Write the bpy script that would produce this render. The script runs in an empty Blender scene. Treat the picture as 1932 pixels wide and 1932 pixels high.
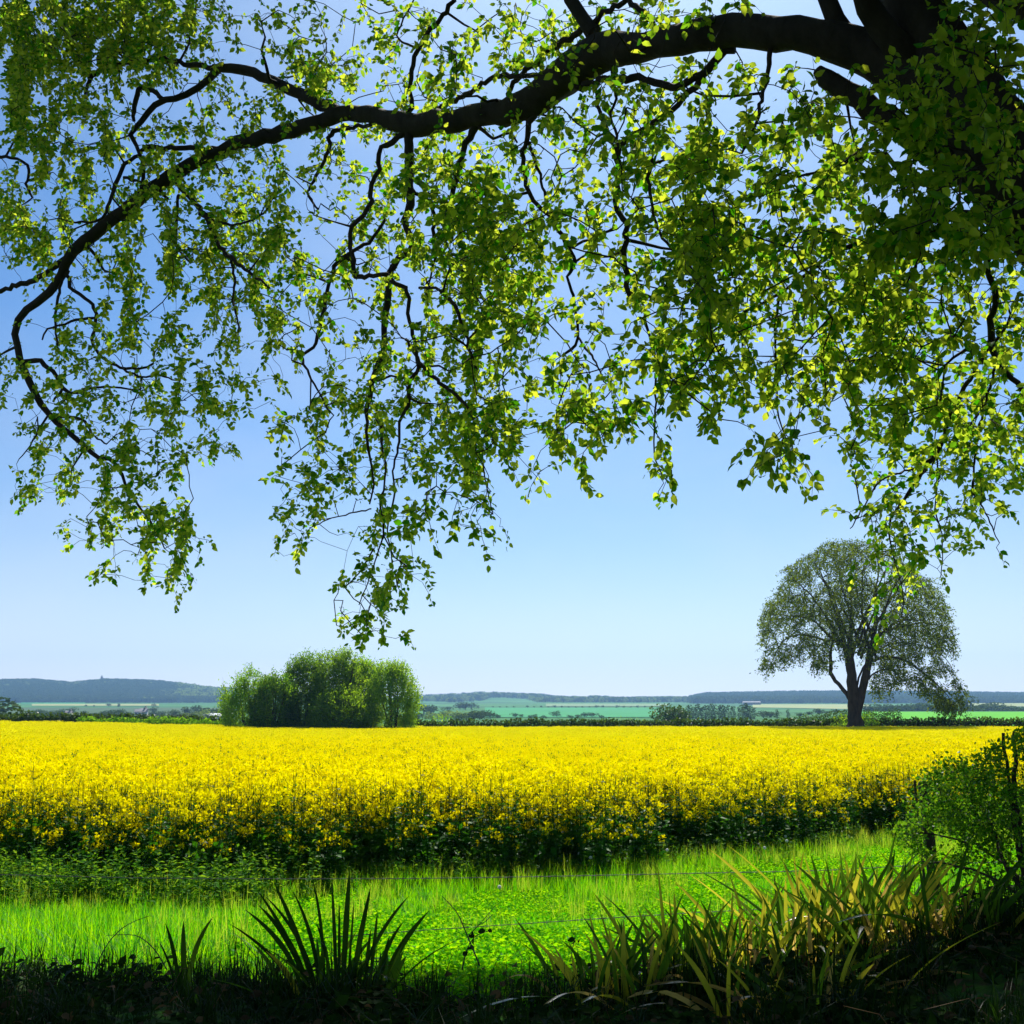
import bpy, math, random
import numpy as np
from mathutils import Vector

rng = np.random.default_rng(11)
random.seed(11)
scene = bpy.context.scene
COL = scene.collection
R = math.radians

# ------------------------------------------------------------------ camera
EYE = np.array([0.0, 0.0, 2.6])
PITCH = 9.53
FOV = 48.0
cam_d = bpy.data.cameras.new("camera")
cam_d.sensor_width = 36
cam_d.angle = R(FOV)
cam_d.clip_start = 0.05
cam_d.clip_end = 20000
cam = bpy.data.objects.new("camera", cam_d)
COL.objects.link(cam)
cam.location = EYE
cam.rotation_euler = (R(90 + PITCH), 0, 0)
scene.camera = cam

# ------------------------------------------------------------------ sky and sun
SUN_EL, SUN_AZ = 50.0, 9.0          # azimuth measured clockwise from +Y
world = bpy.data.worlds.new("World")
scene.world = world
world.use_nodes = True
wn = world.node_tree
for n in list(wn.nodes):
    wn.nodes.remove(n)
w_out = wn.nodes.new("ShaderNodeOutputWorld")
w_bg = wn.nodes.new("ShaderNodeBackground")
w_sky = wn.nodes.new("ShaderNodeTexSky")
w_sky.sky_type = 'NISHITA'
w_sky.sun_disc = False
w_sky.sun_elevation = R(SUN_EL)
w_sky.sun_rotation = R(SUN_AZ)
w_sky.altitude = 50
w_sky.air_density = 0.8
w_sky.dust_density = 1.4
w_sky.ozone_density = 5.0
w_hs = wn.nodes.new("ShaderNodeHueSaturation")
w_hs.inputs["Saturation"].default_value = 1.32
w_bg.inputs["Strength"].default_value = 0.076
wn.links.new(w_sky.outputs[0], w_hs.inputs["Color"])
w_wb = wn.nodes.new("ShaderNodeMix")
w_wb.data_type = 'RGBA'
w_wb.blend_type = 'MULTIPLY'
w_wb.inputs[0].default_value = 1.0
w_wb.inputs[7].default_value = (.74, .98, 1.06, 1)
wn.links.new(w_hs.outputs[0], w_wb.inputs[6])
# a breath of thin high cloud
w_tc = wn.nodes.new("ShaderNodeTexCoord")
w_mp = wn.nodes.new("ShaderNodeMapping")
w_mp.inputs["Scale"].default_value = (1.0, 1.0, 2.2)
w_nz = wn.nodes.new("ShaderNodeTexNoise")
w_nz.inputs["Scale"].default_value = 2.3
w_nz.inputs["Detail"].default_value = 5
w_nz.inputs["Roughness"].default_value = .55
w_mr = wn.nodes.new("ShaderNodeMapRange")
w_mr.inputs[1].default_value = .42
w_mr.inputs[2].default_value = .78
w_mr.inputs[4].default_value = .32
w_cl = wn.nodes.new("ShaderNodeMix")
w_cl.data_type = 'RGBA'
w_cl.inputs[7].default_value = (6.6, 6.9, 7.6, 1)
wn.links.new(w_tc.outputs["Generated"], w_mp.inputs[0])
wn.links.new(w_mp.outputs[0], w_nz.inputs["Vector"])
wn.links.new(w_nz.outputs["Fac"], w_mr.inputs[0])
wn.links.new(w_mr.outputs[0], w_cl.inputs[0])
wn.links.new(w_wb.outputs[2], w_cl.inputs[6])
# milky air low on the sky, all the way round
w_xyz = wn.nodes.new("ShaderNodeSeparateXYZ")
wn.links.new(w_tc.outputs["Generated"], w_xyz.inputs[0])
w_ab = wn.nodes.new("ShaderNodeMath")
w_ab.operation = 'ABSOLUTE'
wn.links.new(w_xyz.outputs[2], w_ab.inputs[0])
w_m1 = wn.nodes.new("ShaderNodeMath")
w_m1.operation = 'MULTIPLY'
w_m1.inputs[1].default_value = -1 / .085
wn.links.new(w_ab.outputs[0], w_m1.inputs[0])
w_ex = wn.nodes.new("ShaderNodeMath")
w_ex.operation = 'EXPONENT'
wn.links.new(w_m1.outputs[0], w_ex.inputs[0])
w_m2 = wn.nodes.new("ShaderNodeMath")
w_m2.operation = 'MULTIPLY'
w_m2.inputs[1].default_value = .92
wn.links.new(w_ex.outputs[0], w_m2.inputs[0])
w_mist = wn.nodes.new("ShaderNodeMix")
w_mist.data_type = 'RGBA'
w_mist.inputs[7].default_value = (10.2, 10.2, 10.6, 1)
wn.links.new(w_m2.outputs[0], w_mist.inputs[0])
wn.links.new(w_cl.outputs[2], w_mist.inputs[6])
wn.links.new(w_mist.outputs[2], w_bg.inputs["Color"])
wn.links.new(w_bg.outputs[0], w_out.inputs["Surface"])

sun_d = bpy.data.lights.new("sun", 'SUN')
sun_d.energy = 5.0
sun_d.angle = R(0.5)
sun_d.color = (1.0, 0.94, 0.84)
sun = bpy.data.objects.new("sun", sun_d)
COL.objects.link(sun)
to_sun = Vector((math.sin(R(SUN_AZ)) * math.cos(R(SUN_EL)), math.cos(R(SUN_AZ)) * math.cos(R(SUN_EL)), math.sin(R(SUN_EL))))
sun.rotation_euler = to_sun.to_track_quat('Z', 'Y').to_euler()
sun.location = (3, 20, 30)

scene.view_settings.view_transform = 'Standard'
scene.view_settings.look = 'None'
scene.view_settings.exposure = 0.58
scene.view_settings.gamma = 1.0
scene.view_settings.use_curve_mapping = False
scene.render.engine = 'CYCLES'
cy = scene.cycles
cy.max_bounces = 8
cy.diffuse_bounces = 2
cy.transmission_bounces = 5
cy.glossy_bounces = 1
cy.volume_bounces = 0
cy.use_denoising = True
cy.sample_clamp_indirect = 4.0

# ------------------------------------------------------------------ geometry of the view (photo measured on a 1932 px square)
FPX = 966.0 / math.tan(R(FOV / 2))
_p = R(PITCH)
FWD = np.array([0, math.cos(_p), math.sin(_p)])
UPV = np.array([0, -math.sin(_p), math.cos(_p)])
RGT = np.array([1.0, 0, 0])


def at(px, py, Y):
    d = FWD + RGT * ((px - 966.0) / FPX) + UPV * ((966.0 - py) / FPX)
    return EYE + d * (Y / d[1])


def sstep(a, b, v):
    t = np.clip((v - a) / (b - a), 0, 1)
    return t * t * (3 - 2 * t)


def vnoise(x, y, s, seed=0):
    x = np.asarray(x, float) / s
    y = np.asarray(y, float) / s
    xi, yi = np.floor(x), np.floor(y)
    fx, fy = x - xi, y - yi
    fx = fx * fx * (3 - 2 * fx)
    fy = fy * fy * (3 - 2 * fy)

    def h(a, b):
        v = np.sin(a * 127.1 + b * 311.7 + seed * 74.7) * 43758.5453
        return v - np.floor(v)
    return (h(xi, yi) * (1 - fx) + h(xi + 1, yi) * fx) * (1 - fy) + (h(xi, yi + 1) * (1 - fx) + h(xi + 1, yi + 1) * fx) * fy


# hill skyline: (photo column, photo row)
RIDGE = [(-300, 1292), (0, 1287), (60, 1286), (130, 1292), (190, 1286), (240, 1287), (300, 1289), (350, 1296), (400, 1303),
         (480, 1306), (790, 1315), (880, 1311), (905, 1309), (1020, 1313), (1055, 1317), (1105, 1318), (1121, 1315), (1167, 1319),
         (1300, 1318), (1335, 1312), (1500, 1309), (1716, 1309), (1932, 1312), (2300, 1312)]
_rx = np.array([a for a, b in RIDGE], float)
_rz = np.array([(at(a, b, 1.0)[2] - EYE[2]) for a, b in RIDGE])
_ru = np.array([(at(a, 1330, 1.0)[0]) for a, b in RIDGE])


def ground(x, y):
    x = np.asarray(x, float)
    y = np.asarray(y, float)
    z = 0.93 * (1 - sstep(6.2, 15.5, y))
    z = z + 0.40 * sstep(1.0, 3.4, x) * (1 - sstep(7.6, 13.0, y))
    z = z + 0.05 * (vnoise(x, y, .5, 6) - .5) * (1 - sstep(7, 10, y))
    z = z + 0.05 * (vnoise(x, y, 1.3, 3) - .5) * (y < 40)
    z = z - 0.6 * sstep(18, 110, y)
    z = z + 0.55 * np.exp(-((x + 52) / 22) ** 2) * sstep(45, 95, y)
    u = x / np.maximum(y, 1.0)
    left = np.interp(y, [112, 125, 300, 500, 800, 1200, 2000, 2600, 7000], [0, -1.2, -3.0, -5.0, -4.4, -2.6, 3.2, 9.0, 9.0])
    right = np.interp(y, [112, 125, 400, 620, 900, 1400, 2000, 2600, 7000], [0, -0.1, -.2, 0.0, -4.5, -3.5, 3.2, 9.0, 9.0])
    k = sstep(0.20, 0.30, u)
    z = z + left * (1 - k) + right * k
    ridge = np.interp(u, _ru, _rz)
    dist = 3300.0
    hz = ridge * dist + EYE[2] - 8.4 - 5.0     # trees on top add the rest
    z = z + (hz - 0) * sstep(2500, dist, y) * (y > 2000)
    return z


def gz(x, y):
    return float(ground(x, y))


def on_ground(px, py, h=0.0, lo=3.0, hi=4000.0):
    """where the ray through a photo point comes down to h above the ground"""
    for _ in range(60):
        mid = math.sqrt(lo * hi)
        p = at(px, py, mid)
        if p[2] > gz(p[0], p[1]) + h:
            lo = mid
        else:
            hi = mid
    return at(px, py, math.sqrt(lo * hi))


# ------------------------------------------------------------------ mesh helpers
class Acc:
    def __init__(self):
        self.v, self.t, self.q, self.tt, self.tq = [], [], [], [], []
        self.n = 0

    def add(self, V, F, tint=None):
        F = np.asarray(F)
        V = np.asarray(V, float)
        if len(F) == 0:
            return
        if tint is None:
            tint = rng.random()
        tint = np.broadcast_to(np.asarray(tint, float), (len(F),))
        if F.shape[1] == 3:
            self.t.append(F + self.n)
            self.tt.append(tint)
        else:
            self.q.append(F + self.n)
            self.tq.append(tint)
        self.v.append(V)
        self.n += len(V)

    def mesh(self, name, mat, smooth=False):
        me = bpy.data.meshes.new(name)
        V = np.concatenate(self.v) if self.v else np.zeros((0, 3))
        T = np.concatenate(self.t) if self.t else np.zeros((0, 3), int)
        Q = np.concatenate(self.q) if self.q else np.zeros((0, 4), int)
        me.vertices.add(len(V))
        me.vertices.foreach_set("co", V.astype(np.float32).ravel())
        nl = T.size + Q.size
        me.loops.add(nl)
        me.loops.foreach_set("vertex_index", np.concatenate([T.ravel(), Q.ravel()]).astype(np.int32))
        me.polygons.add(len(T) + len(Q))
        ls = np.concatenate([np.arange(len(T)) * 3, T.size + np.arange(len(Q)) * 4]).astype(np.int32)
        me.polygons.foreach_set("loop_start", ls)
        if smooth:
            me.polygons.foreach_set("use_smooth", np.ones(len(ls), bool))
        me.update(calc_edges=True)
        a = me.attributes.new("tint", 'FLOAT', 'FACE')
        tint = np.concatenate(self.tt + self.tq) if (self.tt or self.tq) else np.zeros(0)
        a.data.foreach_set("value", tint.astype(np.float32))
        for m in (mat if isinstance(mat, (list, tuple)) else [mat]):
            me.materials.append(m)
        return me

    def obj(self, name, mat, parent=None, smooth=False):
        o = bpy.data.objects.new(name, self.mesh(name, mat, smooth))
        COL.objects.link(o)
        if parent is not None:
            o.parent = parent
        return o


def norm(a):
    a = np.asarray(a, float)
    return a / np.maximum(np.linalg.norm(a, axis=-1, keepdims=True), 1e-9)


def smooth_line(P, r, step):
    """Catmull-Rom through the points, resampled to about one step"""
    P = np.asarray(P, float)
    r = np.asarray(r, float)
    out, ro = [], []
    n = len(P)
    for i in range(n - 1):
        p0, p1, p2, p3 = P[max(i - 1, 0)], P[i], P[i + 1], P[min(i + 2, n - 1)]
        k = max(1, int(round(np.linalg.norm(p2 - p1) / step)))
        for j in range(k):
            t = j / k
            out.append(.5 * ((2 * p1) + (-p0 + p2) * t + (2 * p0 - 5 * p1 + 4 * p2 - p3) * t * t + (-p0 + 3 * p1 - 3 * p2 + p3) * t ** 3))
            ro.append(r[i] * (1 - t) + r[i + 1] * t)
    out.append(P[-1])
    ro.append(r[-1])
    return np.array(out), np.array(ro)


def tube(acc, P, r, sides=6, tint=None, cap=True, knob=0.0):
    P = np.asarray(P, float)
    n = len(P)
    r = np.broadcast_to(np.asarray(r, float), (n,))
    T = norm(np.gradient(P, axis=0))
    ref = np.array([0.31, 0.87, 0.38])
    ref = ref / np.linalg.norm(ref)
    A = norm(np.cross(T, ref))
    B = np.cross(T, A)
    ang = np.arange(sides) * 2 * math.pi / sides
    rr = r[:, None] * np.ones(sides)[None]
    if knob:
        rr = rr * (1 + knob * (vnoise(np.arange(n)[:, None] * 1.0, np.arange(sides)[None] * 1.0, 1.7, n) - .5) * 2)
    V = P[:, None] + rr[..., None] * (np.cos(ang)[None, :, None] * A[:, None] + np.sin(ang)[None, :, None] * B[:, None])
    i = np.arange(n - 1)[:, None] * sides
    j = np.arange(sides)[None]
    j2 = (j + 1) % sides
    F = np.stack([i + j, i + j2, i + sides + j2, i + sides + j], -1).reshape(-1, 4)
    acc.add(V.reshape(-1, 3), F, tint)
    if cap and sides > 3:
        for e, k in ((0, 0), (1, n - 1)):
            c = V[k]
            Vc = np.concatenate([c, P[k][None]])
            Fc = np.stack([np.full(sides, sides), np.arange(sides), (np.arange(sides) + 1) % sides], -1)
            acc.add(Vc, Fc if e else Fc[:, ::-1], tint)


def frames(d, up=None, roll=None):
    """rotation matrices with local +Y along d and local +Z near up"""
    d = norm(d)
    if up is None:
        up = np.array([0, 0, 1.0])
    up = np.broadcast_to(up, d.shape)
    x = np.cross(d, up)
    bad = np.linalg.norm(x, axis=-1) < 1e-3
    x = np.where(bad[:, None], np.array([1.0, 0, 0]), x)
    x = norm(x)
    z = np.cross(x, d)
    if roll is not None:
        c, s = np.cos(roll)[:, None], np.sin(roll)[:, None]
        x, z = x * c + z * s, z * c - x * s
    return np.stack([x, d, z], -1)


def place(acc, TV, TF, pos, M, s, tint):
    TV = np.asarray(TV, float)
    TF = np.asarray(TF)
    N = len(pos)
    if N == 0:
        return
    s = np.broadcast_to(np.asarray(s, float), (N,))
    V = pos[:, None] + s[:, None, None] * np.einsum('nij,kj->nki', M, TV)
    F = (TF[None] + (np.arange(N) * len(TV))[:, None, None]).reshape(-1, TF.shape[1])
    acc.add(V.reshape(-1, 3), F, np.repeat(np.broadcast_to(tint, (N,)), len(TF)))


BEECH_V = [(0, 0, 0), (0, .34, 0), (0, .7, -.01), (0, 1, -.10), (-.27, .26, .09), (-.29, .6, .07), (.27, .26, .09), (.29, .6, .07), ]
BEECH_F = [(0, 1, 4), (1, 2, 5), (1, 5, 4), (2, 3, 5), (0, 6, 1), (1, 7, 2), (1, 6, 7), (2, 7, 3)]
CARD_V = [(-.4, 0, 0), (.4, .1, .08), (.3, 1, 0), (-.35, .85, -.1)]
CARD_F = [(0, 1, 2, 3)]
OVAL_V = [(0, 0, 0), (-.3, .45, .08), (0, 1, -.05), (.3, .5, .08)]
OVAL_F = [(0, 2, 1), (0, 3, 2)]

# ------------------------------------------------------------------ materials
def nodes_of(name):
    m = bpy.data.materials.new(name)
    m.use_nodes = True
    nt = m.node_tree
    for n in list(nt.nodes):
        nt.nodes.remove(n)
    out = nt.nodes.new("ShaderNodeOutputMaterial")
    return m, nt, out


def rgb(c):
    return (c[0], c[1], c[2], 1)


def tint_mix(nt, a, b, patch=None):
    at_ = nt.nodes.new("ShaderNodeAttribute")
    at_.attribute_name = "tint"
    mx = nt.nodes.new("ShaderNodeMix")
    mx.data_type = 'RGBA'
    mx.inputs[6].default_value = rgb(a)
    mx.inputs[7].default_value = rgb(b)
    oi = nt.nodes.new("ShaderNodeObjectInfo")
    ad = nt.nodes.new("ShaderNodeMath")
    ad.operation = 'MULTIPLY_ADD'
    ad.inputs[1].default_value = 0.35
    nt.links.new(oi.outputs["Random"], ad.inputs[0])
    m2 = nt.nodes.new("ShaderNodeMath")
    m2.operation = 'MULTIPLY_ADD'
    m2.inputs[1].default_value = 0.75
    m2.inputs[2].default_value = -0.05
    nt.links.new(at_.outputs["Fac"], m2.inputs[0])
    nt.links.new(m2.outputs[0], ad.inputs[2])
    ad.use_clamp = True
    src = ad.outputs[0]
    nt.links.new(src, mx.inputs[0])
    return mx.outputs[2]


def leaf_mat(name, a, b, ta, tb, through=0.5, gloss=0.05, rough=0.5):
    m, nt, out = nodes_of(name)
    dif = nt.nodes.new("ShaderNodeBsdfDiffuse")
    tr = nt.nodes.new("ShaderNodeBsdfTranslucent")
    nt.links.new(tint_mix(nt, a, b), dif.inputs[0])
    nt.links.new(tint_mix(nt, ta, tb), tr.inputs[0])
    mx = nt.nodes.new("ShaderNodeMixShader")
    mx.inputs[0].default_value = through
    nt.links.new(dif.outputs[0], mx.inputs[1])
    nt.links.new(tr.outputs[0], mx.inputs[2])
    last = mx
    if gloss:
        gl = nt.nodes.new("ShaderNodeBsdfGlossy")
        gl.inputs["Roughness"].default_value = rough
        g = nt.nodes.new("ShaderNodeMixShader")
        lw = nt.nodes.new("ShaderNodeFresnel")
        lw.inputs[0].default_value = 1.35
        mu = nt.nodes.new("ShaderNodeMath")
        mu.operation = 'MULTIPLY'
        mu.inputs[1].default_value = gloss * 4
        mu.use_clamp = True
        nt.links.new(lw.outputs[0], mu.inputs[0])
        nt.links.new(mu.outputs[0], g.inputs[0])
        nt.links.new(mx.outputs[0], g.inputs[1])
        nt.links.new(gl.outputs[0], g.inputs[2])
        last = g
    nt.links.new(last.outputs[0], out.inputs["Surface"])
    return m


def rough_mat(name, a, b, scale=5.0, bump=0.3, rough=0.9, detail=6.0, spec=0.2, stretch=(1, 1, 1), dist=0.05):
    m, nt, out = nodes_of(name)
    bs = nt.nodes.new("ShaderNodeBsdfPrincipled")
    bs.inputs["Roughness"].default_value = rough
    bs.inputs["Specular IOR Level"].default_value = spec
    tc = nt.nodes.new("ShaderNodeTexCoord")
    mp = nt.nodes.new("ShaderNodeMapping")
    mp.inputs["Scale"].default_value = stretch
    nz = nt.nodes.new("ShaderNodeTexNoise")
    nz.inputs["Scale"].default_value = scale
    nz.inputs["Detail"].default_value = detail
    nz.inputs["Roughness"].default_value = 0.65
    rp = nt.nodes.new("ShaderNodeValToRGB")
    rp.color_ramp.elements[0].position = 0.3
    rp.color_ramp.elements[1].position = 0.7
    rp.color_ramp.elements[0].color = rgb(a)
    rp.color_ramp.elements[1].color = rgb(b)
    nt.links.new(tc.outputs["Object"], mp.inputs[0])
    nt.links.new(mp.outputs[0], nz.inputs["Vector"])
    nt.links.new(nz.outputs["Fac"], rp.inputs[0])
    nt.links.new(rp.outputs[0], bs.inputs["Base Color"])
    if bump:
        bp = nt.nodes.new("ShaderNodeBump")
        bp.inputs["Strength"].default_value = bump
        bp.inputs["Distance"].default_value = dist
        nt.links.new(nz.outputs["Fac"], bp.inputs["Height"])
        nt.links.new(bp.outputs[0], bs.inputs["Normal"])
    nt.links.new(bs.outputs[0], out.inputs["Surface"])
    return m


M_BARK = rough_mat("beech_bark", (.018, .015, .011), (.05, .042, .03), 7, .8, .9, stretch=(1, 1, .5), dist=.03)
M_BARK_FAR = rough_mat("field_tree_bark", (.03, .022, .015), (.085, .06, .04), 3, .5, .9, stretch=(1, 1, .3))
M_TWIG_FAR = rough_mat("field_tree_twig", (.012, .011, .008), (.03, .026, .018), 3, 0, .95, spec=.05)
M_WOOD = rough_mat("weathered_wood", (.03, .025, .02), (.09, .075, .055), 30, .6, .9, stretch=(1, 1, .12), dist=.01)
M_WIRE = rough_mat("galvanised_wire", (.05, .05, .05), (.10, .10, .10), 60, 0, .5, spec=.5)
M_BEECH = leaf_mat("beech_leaf", (.008, .06, .002), (.025, .12, .004), (.05, .30, .001), (.92, .95, .06), .68, .008, .5)
M_OVERHEAD = leaf_mat("crown_and_blocker_leaf", (.04, .11, .008), (.06, .15, .012), (.10, .20, .01), (.16, .28, .01), .35, .03)
M_HAW = leaf_mat("hawthorn_leaf", (.012, .07, .003), (.05, .18, .008), (.05, .26, .004), (.42, .66, .02), .42, .012, .5)
M_GRASS = leaf_mat("grass_blade", (.02, .20, .001), (.07, .34, .002), (.04, .55, .001), (.50, .90, .002), .55, .006, .6)
M_SEED = leaf_mat("seeding_grass", (.10, .26, .008), (.24, .34, .03), (.25, .60, .005), (.75, .85, .06), .5, 0)
M_CLOVER = leaf_mat("clover_leaf", (.02, .22, .001), (.09, .38, .002), (.08, .60, .001), (.60, .92, .003), .5, .004, .6)
M_STEM = leaf_mat("rape_leaf", (.010, .06, .005), (.03, .14, .008), (.02, .14, .003), (.12, .42, .006), .35, .03, .4)
M_PETAL = leaf_mat("rape_petal", (.90, .76, .0), (.97, .88, .0), (.93, .80, .0), (1.0, .92, .0), .45, 0)
M_IRIS = leaf_mat("iris_leaf", (.015, .06, .008), (.035, .10, .01), (.05, .18, .008), (.22, .40, .015), .35, .05, .4)
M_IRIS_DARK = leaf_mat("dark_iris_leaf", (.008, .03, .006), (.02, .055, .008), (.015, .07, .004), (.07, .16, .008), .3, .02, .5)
M_IRIS_DRY = leaf_mat("dry_iris_leaf", (.26, .15, .04), (.50, .34, .10), (.6, .38, .06), (.9, .65, .15), .45, .05, .4)
M_IRIS_YEL = leaf_mat("yellowing_iris_leaf", (.13, .15, .015), (.22, .20, .02), (.45, .5, .02), (.75, .65, .04), .45, .06, .35)
M_FIELDTREE = leaf_mat("field_tree_leaf", (.02, .045, .008), (.05, .08, .012), (.08, .17, .01), (.34, .42, .03), .45, 0)
M_BUSH_DARK = leaf_mat("dark_bush_leaf", (.02, .08, .01), (.05, .15, .012), (.06, .24, .006), (.50, .75, .015), .5, .01)
M_BUSH_PALE = leaf_mat("pale_bush_leaf", (.04, .15, .01), (.09, .23, .015), (.16, .48, .01), (.62, .82, .03), .5, .005)
M_HEDGE = leaf_mat("hedge_leaf", (.012, .04, .006), (.03, .08, .008), (.03, .08, .004), (.16, .26, .01), .35, .02)
M_VERGE = leaf_mat("verge_grass", (.05, .20, .005), (.12, .30, .01), (.2, .5, .01), (.4, .6, .02), .4, 0)
M_FAR = leaf_mat("distant_leaf", (.02, .05, .012), (.06, .10, .02), (.04, .09, .01), (.12, .18, .02), .3, 0)
M_FAR_PALE = leaf_mat("distant_pale_leaf", (.10, .17, .03), (.17, .24, .04), (.2, .3, .03), (.3, .4, .05), .4, 0)
M_FAR_RED = leaf_mat("distant_copper_leaf", (.05, .02, .025), (.08, .03, .03), (.06, .02, .02), (.1, .04, .03), .3, 0)
M_BANK = leaf_mat("shade_darkened_plant", (.008, .022, .005), (.02, .045, .008), (.012, .045, .003), (.035, .09, .006), .3, .008)  # bank plant colour darkened to stand in for deep shade
M_CLOCK = leaf_mat("dandelion_down", (.75, .75, .72), (.9, .9, .88), (.8, .8, .76), (.9, .9, .85), .4, 0)
M_DRY = leaf_mat("dry_litter", (.04, .025, .012), (.14, .09, .045), (.06, .04, .015), (.2, .14, .05), .3, .01)


def ground_mat():
    """soil and turf near the camera, a patchwork of meadow further away"""
    m, nt, out = nodes_of("turf_and_soil")
    bs = nt.nodes.new("ShaderNodeBsdfPrincipled")
    bs.inputs["Roughness"].default_value = .95
    bs.inputs["Specular IOR Level"].default_value = .1
    ge = nt.nodes.new("ShaderNodeNewGeometry")
    sp = nt.nodes.new("ShaderNodeSeparateXYZ")
    nt.links.new(ge.outputs["Position"], sp.inputs[0])
    nz = nt.nodes.new("ShaderNodeTexNoise")
    nz.inputs["Scale"].default_value = 9
    nz.inputs["Detail"].default_value = 7
    nt.links.new(ge.outputs["Position"], nz.inputs["Vector"])
    rp = nt.nodes.new("ShaderNodeValToRGB")
    rp.color_ramp.elements[0].position = .35
    rp.color_ramp.elements[1].position = .65
    rp.color_ramp.elements[0].color = rgb((.03, .035, .012))
    rp.color_ramp.elements[1].color = rgb((.03, .12, .006))
    nt.links.new(nz.outputs["Fac"], rp.inputs[0])
    vz = nt.nodes.new("ShaderNodeTexNoise")
    vz.inputs["Scale"].default_value = .0035
    vz.inputs["Detail"].default_value = 3
    nt.links.new(ge.outputs["Position"], vz.inputs["Vector"])
    rf = nt.nodes.new("ShaderNodeValToRGB")
    rf.color_ramp.elements[0].position = .4
    rf.color_ramp.elements[1].position = .6
    rf.color_ramp.elements[0].color = rgb((.035, .13, .03))
    rf.color_ramp.elements[1].color = rgb((.06, .20, .04))
    nt.links.new(vz.outputs["Fac"], rf.inputs[0])
    mr = nt.nodes.new("ShaderNodeMapRange")
    mr.inputs[1].default_value = 112
    mr.inputs[2].default_value = 135
    nt.links.new(sp.outputs[1], mr.inputs[0])
    mx = nt.nodes.new("ShaderNodeMix")
    mx.data_type = 'RGBA'
    nt.links.new(mr.outputs[0], mx.inputs[0])
    nt.links.new(rp.outputs[0], mx.inputs[6])
    nt.links.new(rf.outputs[0], mx.inputs[7])
    nt.links.new(mx.outputs[2], bs.inputs["Base Color"])
    bp = nt.nodes.new("ShaderNodeBump")
    bp.inputs["Strength"].default_value = .5
    bp.inputs["Distance"].default_value = .05
    nt.links.new(nz.outputs["Fac"], bp.inputs["Height"])
    nt.links.new(bp.outputs[0], bs.inputs["Normal"])
    nt.links.new(bs.outputs[0], out.inputs["Surface"])
    return m


# ------------------------------------------------------------------ scene-graph helpers
def empty(name, loc, label, cat, group=None):
    o = bpy.data.objects.new(name, None)
    o.empty_display_size = .3
    o.location = loc
    COL.objects.link(o)
    return tag(o, label, cat, group)


def tag(o, label=None, cat=None, group=None, kind=None):
    if label:
        o["label"] = label
    if cat:
        o["category"] = cat
    if group:
        o["group"] = group
    if kind:
        o["kind"] = kind
    return o


def local(o, acc):
    """geometry gathered in world space, made relative to its thing's base"""
    off = np.array(o.location)
    acc.v = [v - off for v in acc.v]
    return acc


def scatter(name, pts, rotz, scl, idx, protos, parent=None):
    """one object of stuff: instances of a few small meshes on points"""
    me = bpy.data.meshes.new(name)
    me.vertices.add(len(pts))
    me.vertices.foreach_set("co", np.asarray(pts, np.float32).ravel())
    for nm, arr, ty in (("rz", rotz, 'FLOAT'), ("sc", scl, 'FLOAT'), ("ix", idx, 'INT')):
        a = me.attributes.new(nm, ty, 'POINT')
        a.data.foreach_set("value", np.asarray(arr, np.int32 if ty == 'INT' else np.float32))
    o = bpy.data.objects.new(name, me)
    COL.objects.link(o)
    c = bpy.data.collections.new(name + "_forms")
    for k, p in enumerate(protos):
        c.objects.link(bpy.data.objects.new("%s_form_%02d" % (name, k), p))
    g = bpy.data.node_groups.new(name + "_nodes", 'GeometryNodeTree')
    g.interface.new_socket("Geometry", in_out='INPUT', socket_type='NodeSocketGeometry')
    g.interface.new_socket("Geometry", in_out='OUTPUT', socket_type='NodeSocketGeometry')
    N, L = g.nodes, g.links
    gi, go = N.new("NodeGroupInput"), N.new("NodeGroupOutput")
    ci = N.new("GeometryNodeCollectionInfo")
    ci.inputs["Collection"].default_value = c
    ci.inputs["Separate Children"].default_value = True
    ci.inputs["Reset Children"].default_value = True
    ip = N.new("GeometryNodeInstanceOnPoints")
    ip.inputs["Pick Instance"].default_value = True

    def attr(nm, ty):
        a = N.new("GeometryNodeInputNamedAttribute")
        a.data_type = ty
        a.inputs["Name"].default_value = nm
        return a.outputs["Attribute"]
    cx = N.new("ShaderNodeCombineXYZ")
    L.new(attr("rz", 'FLOAT'), cx.inputs[2])
    L.new(gi.outputs[0], ip.inputs["Points"])
    L.new(ci.outputs[0], ip.inputs["Instance"])
    L.new(attr("ix", 'INT'), ip.inputs["Instance Index"])
    L.new(cx.outputs[0], ip.inputs["Rotation"])
    L.new(attr("sc", 'FLOAT'), ip.inputs["Scale"])
    L.new(ip.outputs[0], go.inputs[0])
    md = o.modifiers.new("scatter", 'NODES')
    md.node_group = g
    if parent is not None:
        o.parent = parent
    return o


# ================================================================== THE LAND
def build_ground():
    ys = np.concatenate([np.linspace(-14, 26, 110), np.linspace(27, 130, 60), np.geomspace(133, 4300, 110)])
    us = np.linspace(-1, 1, 121)
    X = us[None] * (np.maximum(ys, 0)[:, None] * .62 + 14)
    Y = np.repeat(ys[:, None], len(us), 1)
    Z = ground(X, Y)
    n, m = Y.shape
    V = np.stack([X, Y, Z], -1).reshape(-1, 3)
    i = np.arange(n - 1)[:, None] * m + np.arange(m - 1)[None]
    F = np.stack([i, i + 1, i + m + 1, i + m], -1).reshape(-1, 4)
    a = Acc()
    a.add(V, F, 0)
    o = a.obj("ground", ground_mat(), smooth=True)
    tag(o, kind="structure")


def field_sheet(name, poly, lift, mat, y0=None):
    """a field seen edge-on in the valley: photo outline dropped onto the land, laid just above it"""
    P = [on_ground(x, y, 0, 115, 4000) for x, y in poly]
    return P


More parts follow.
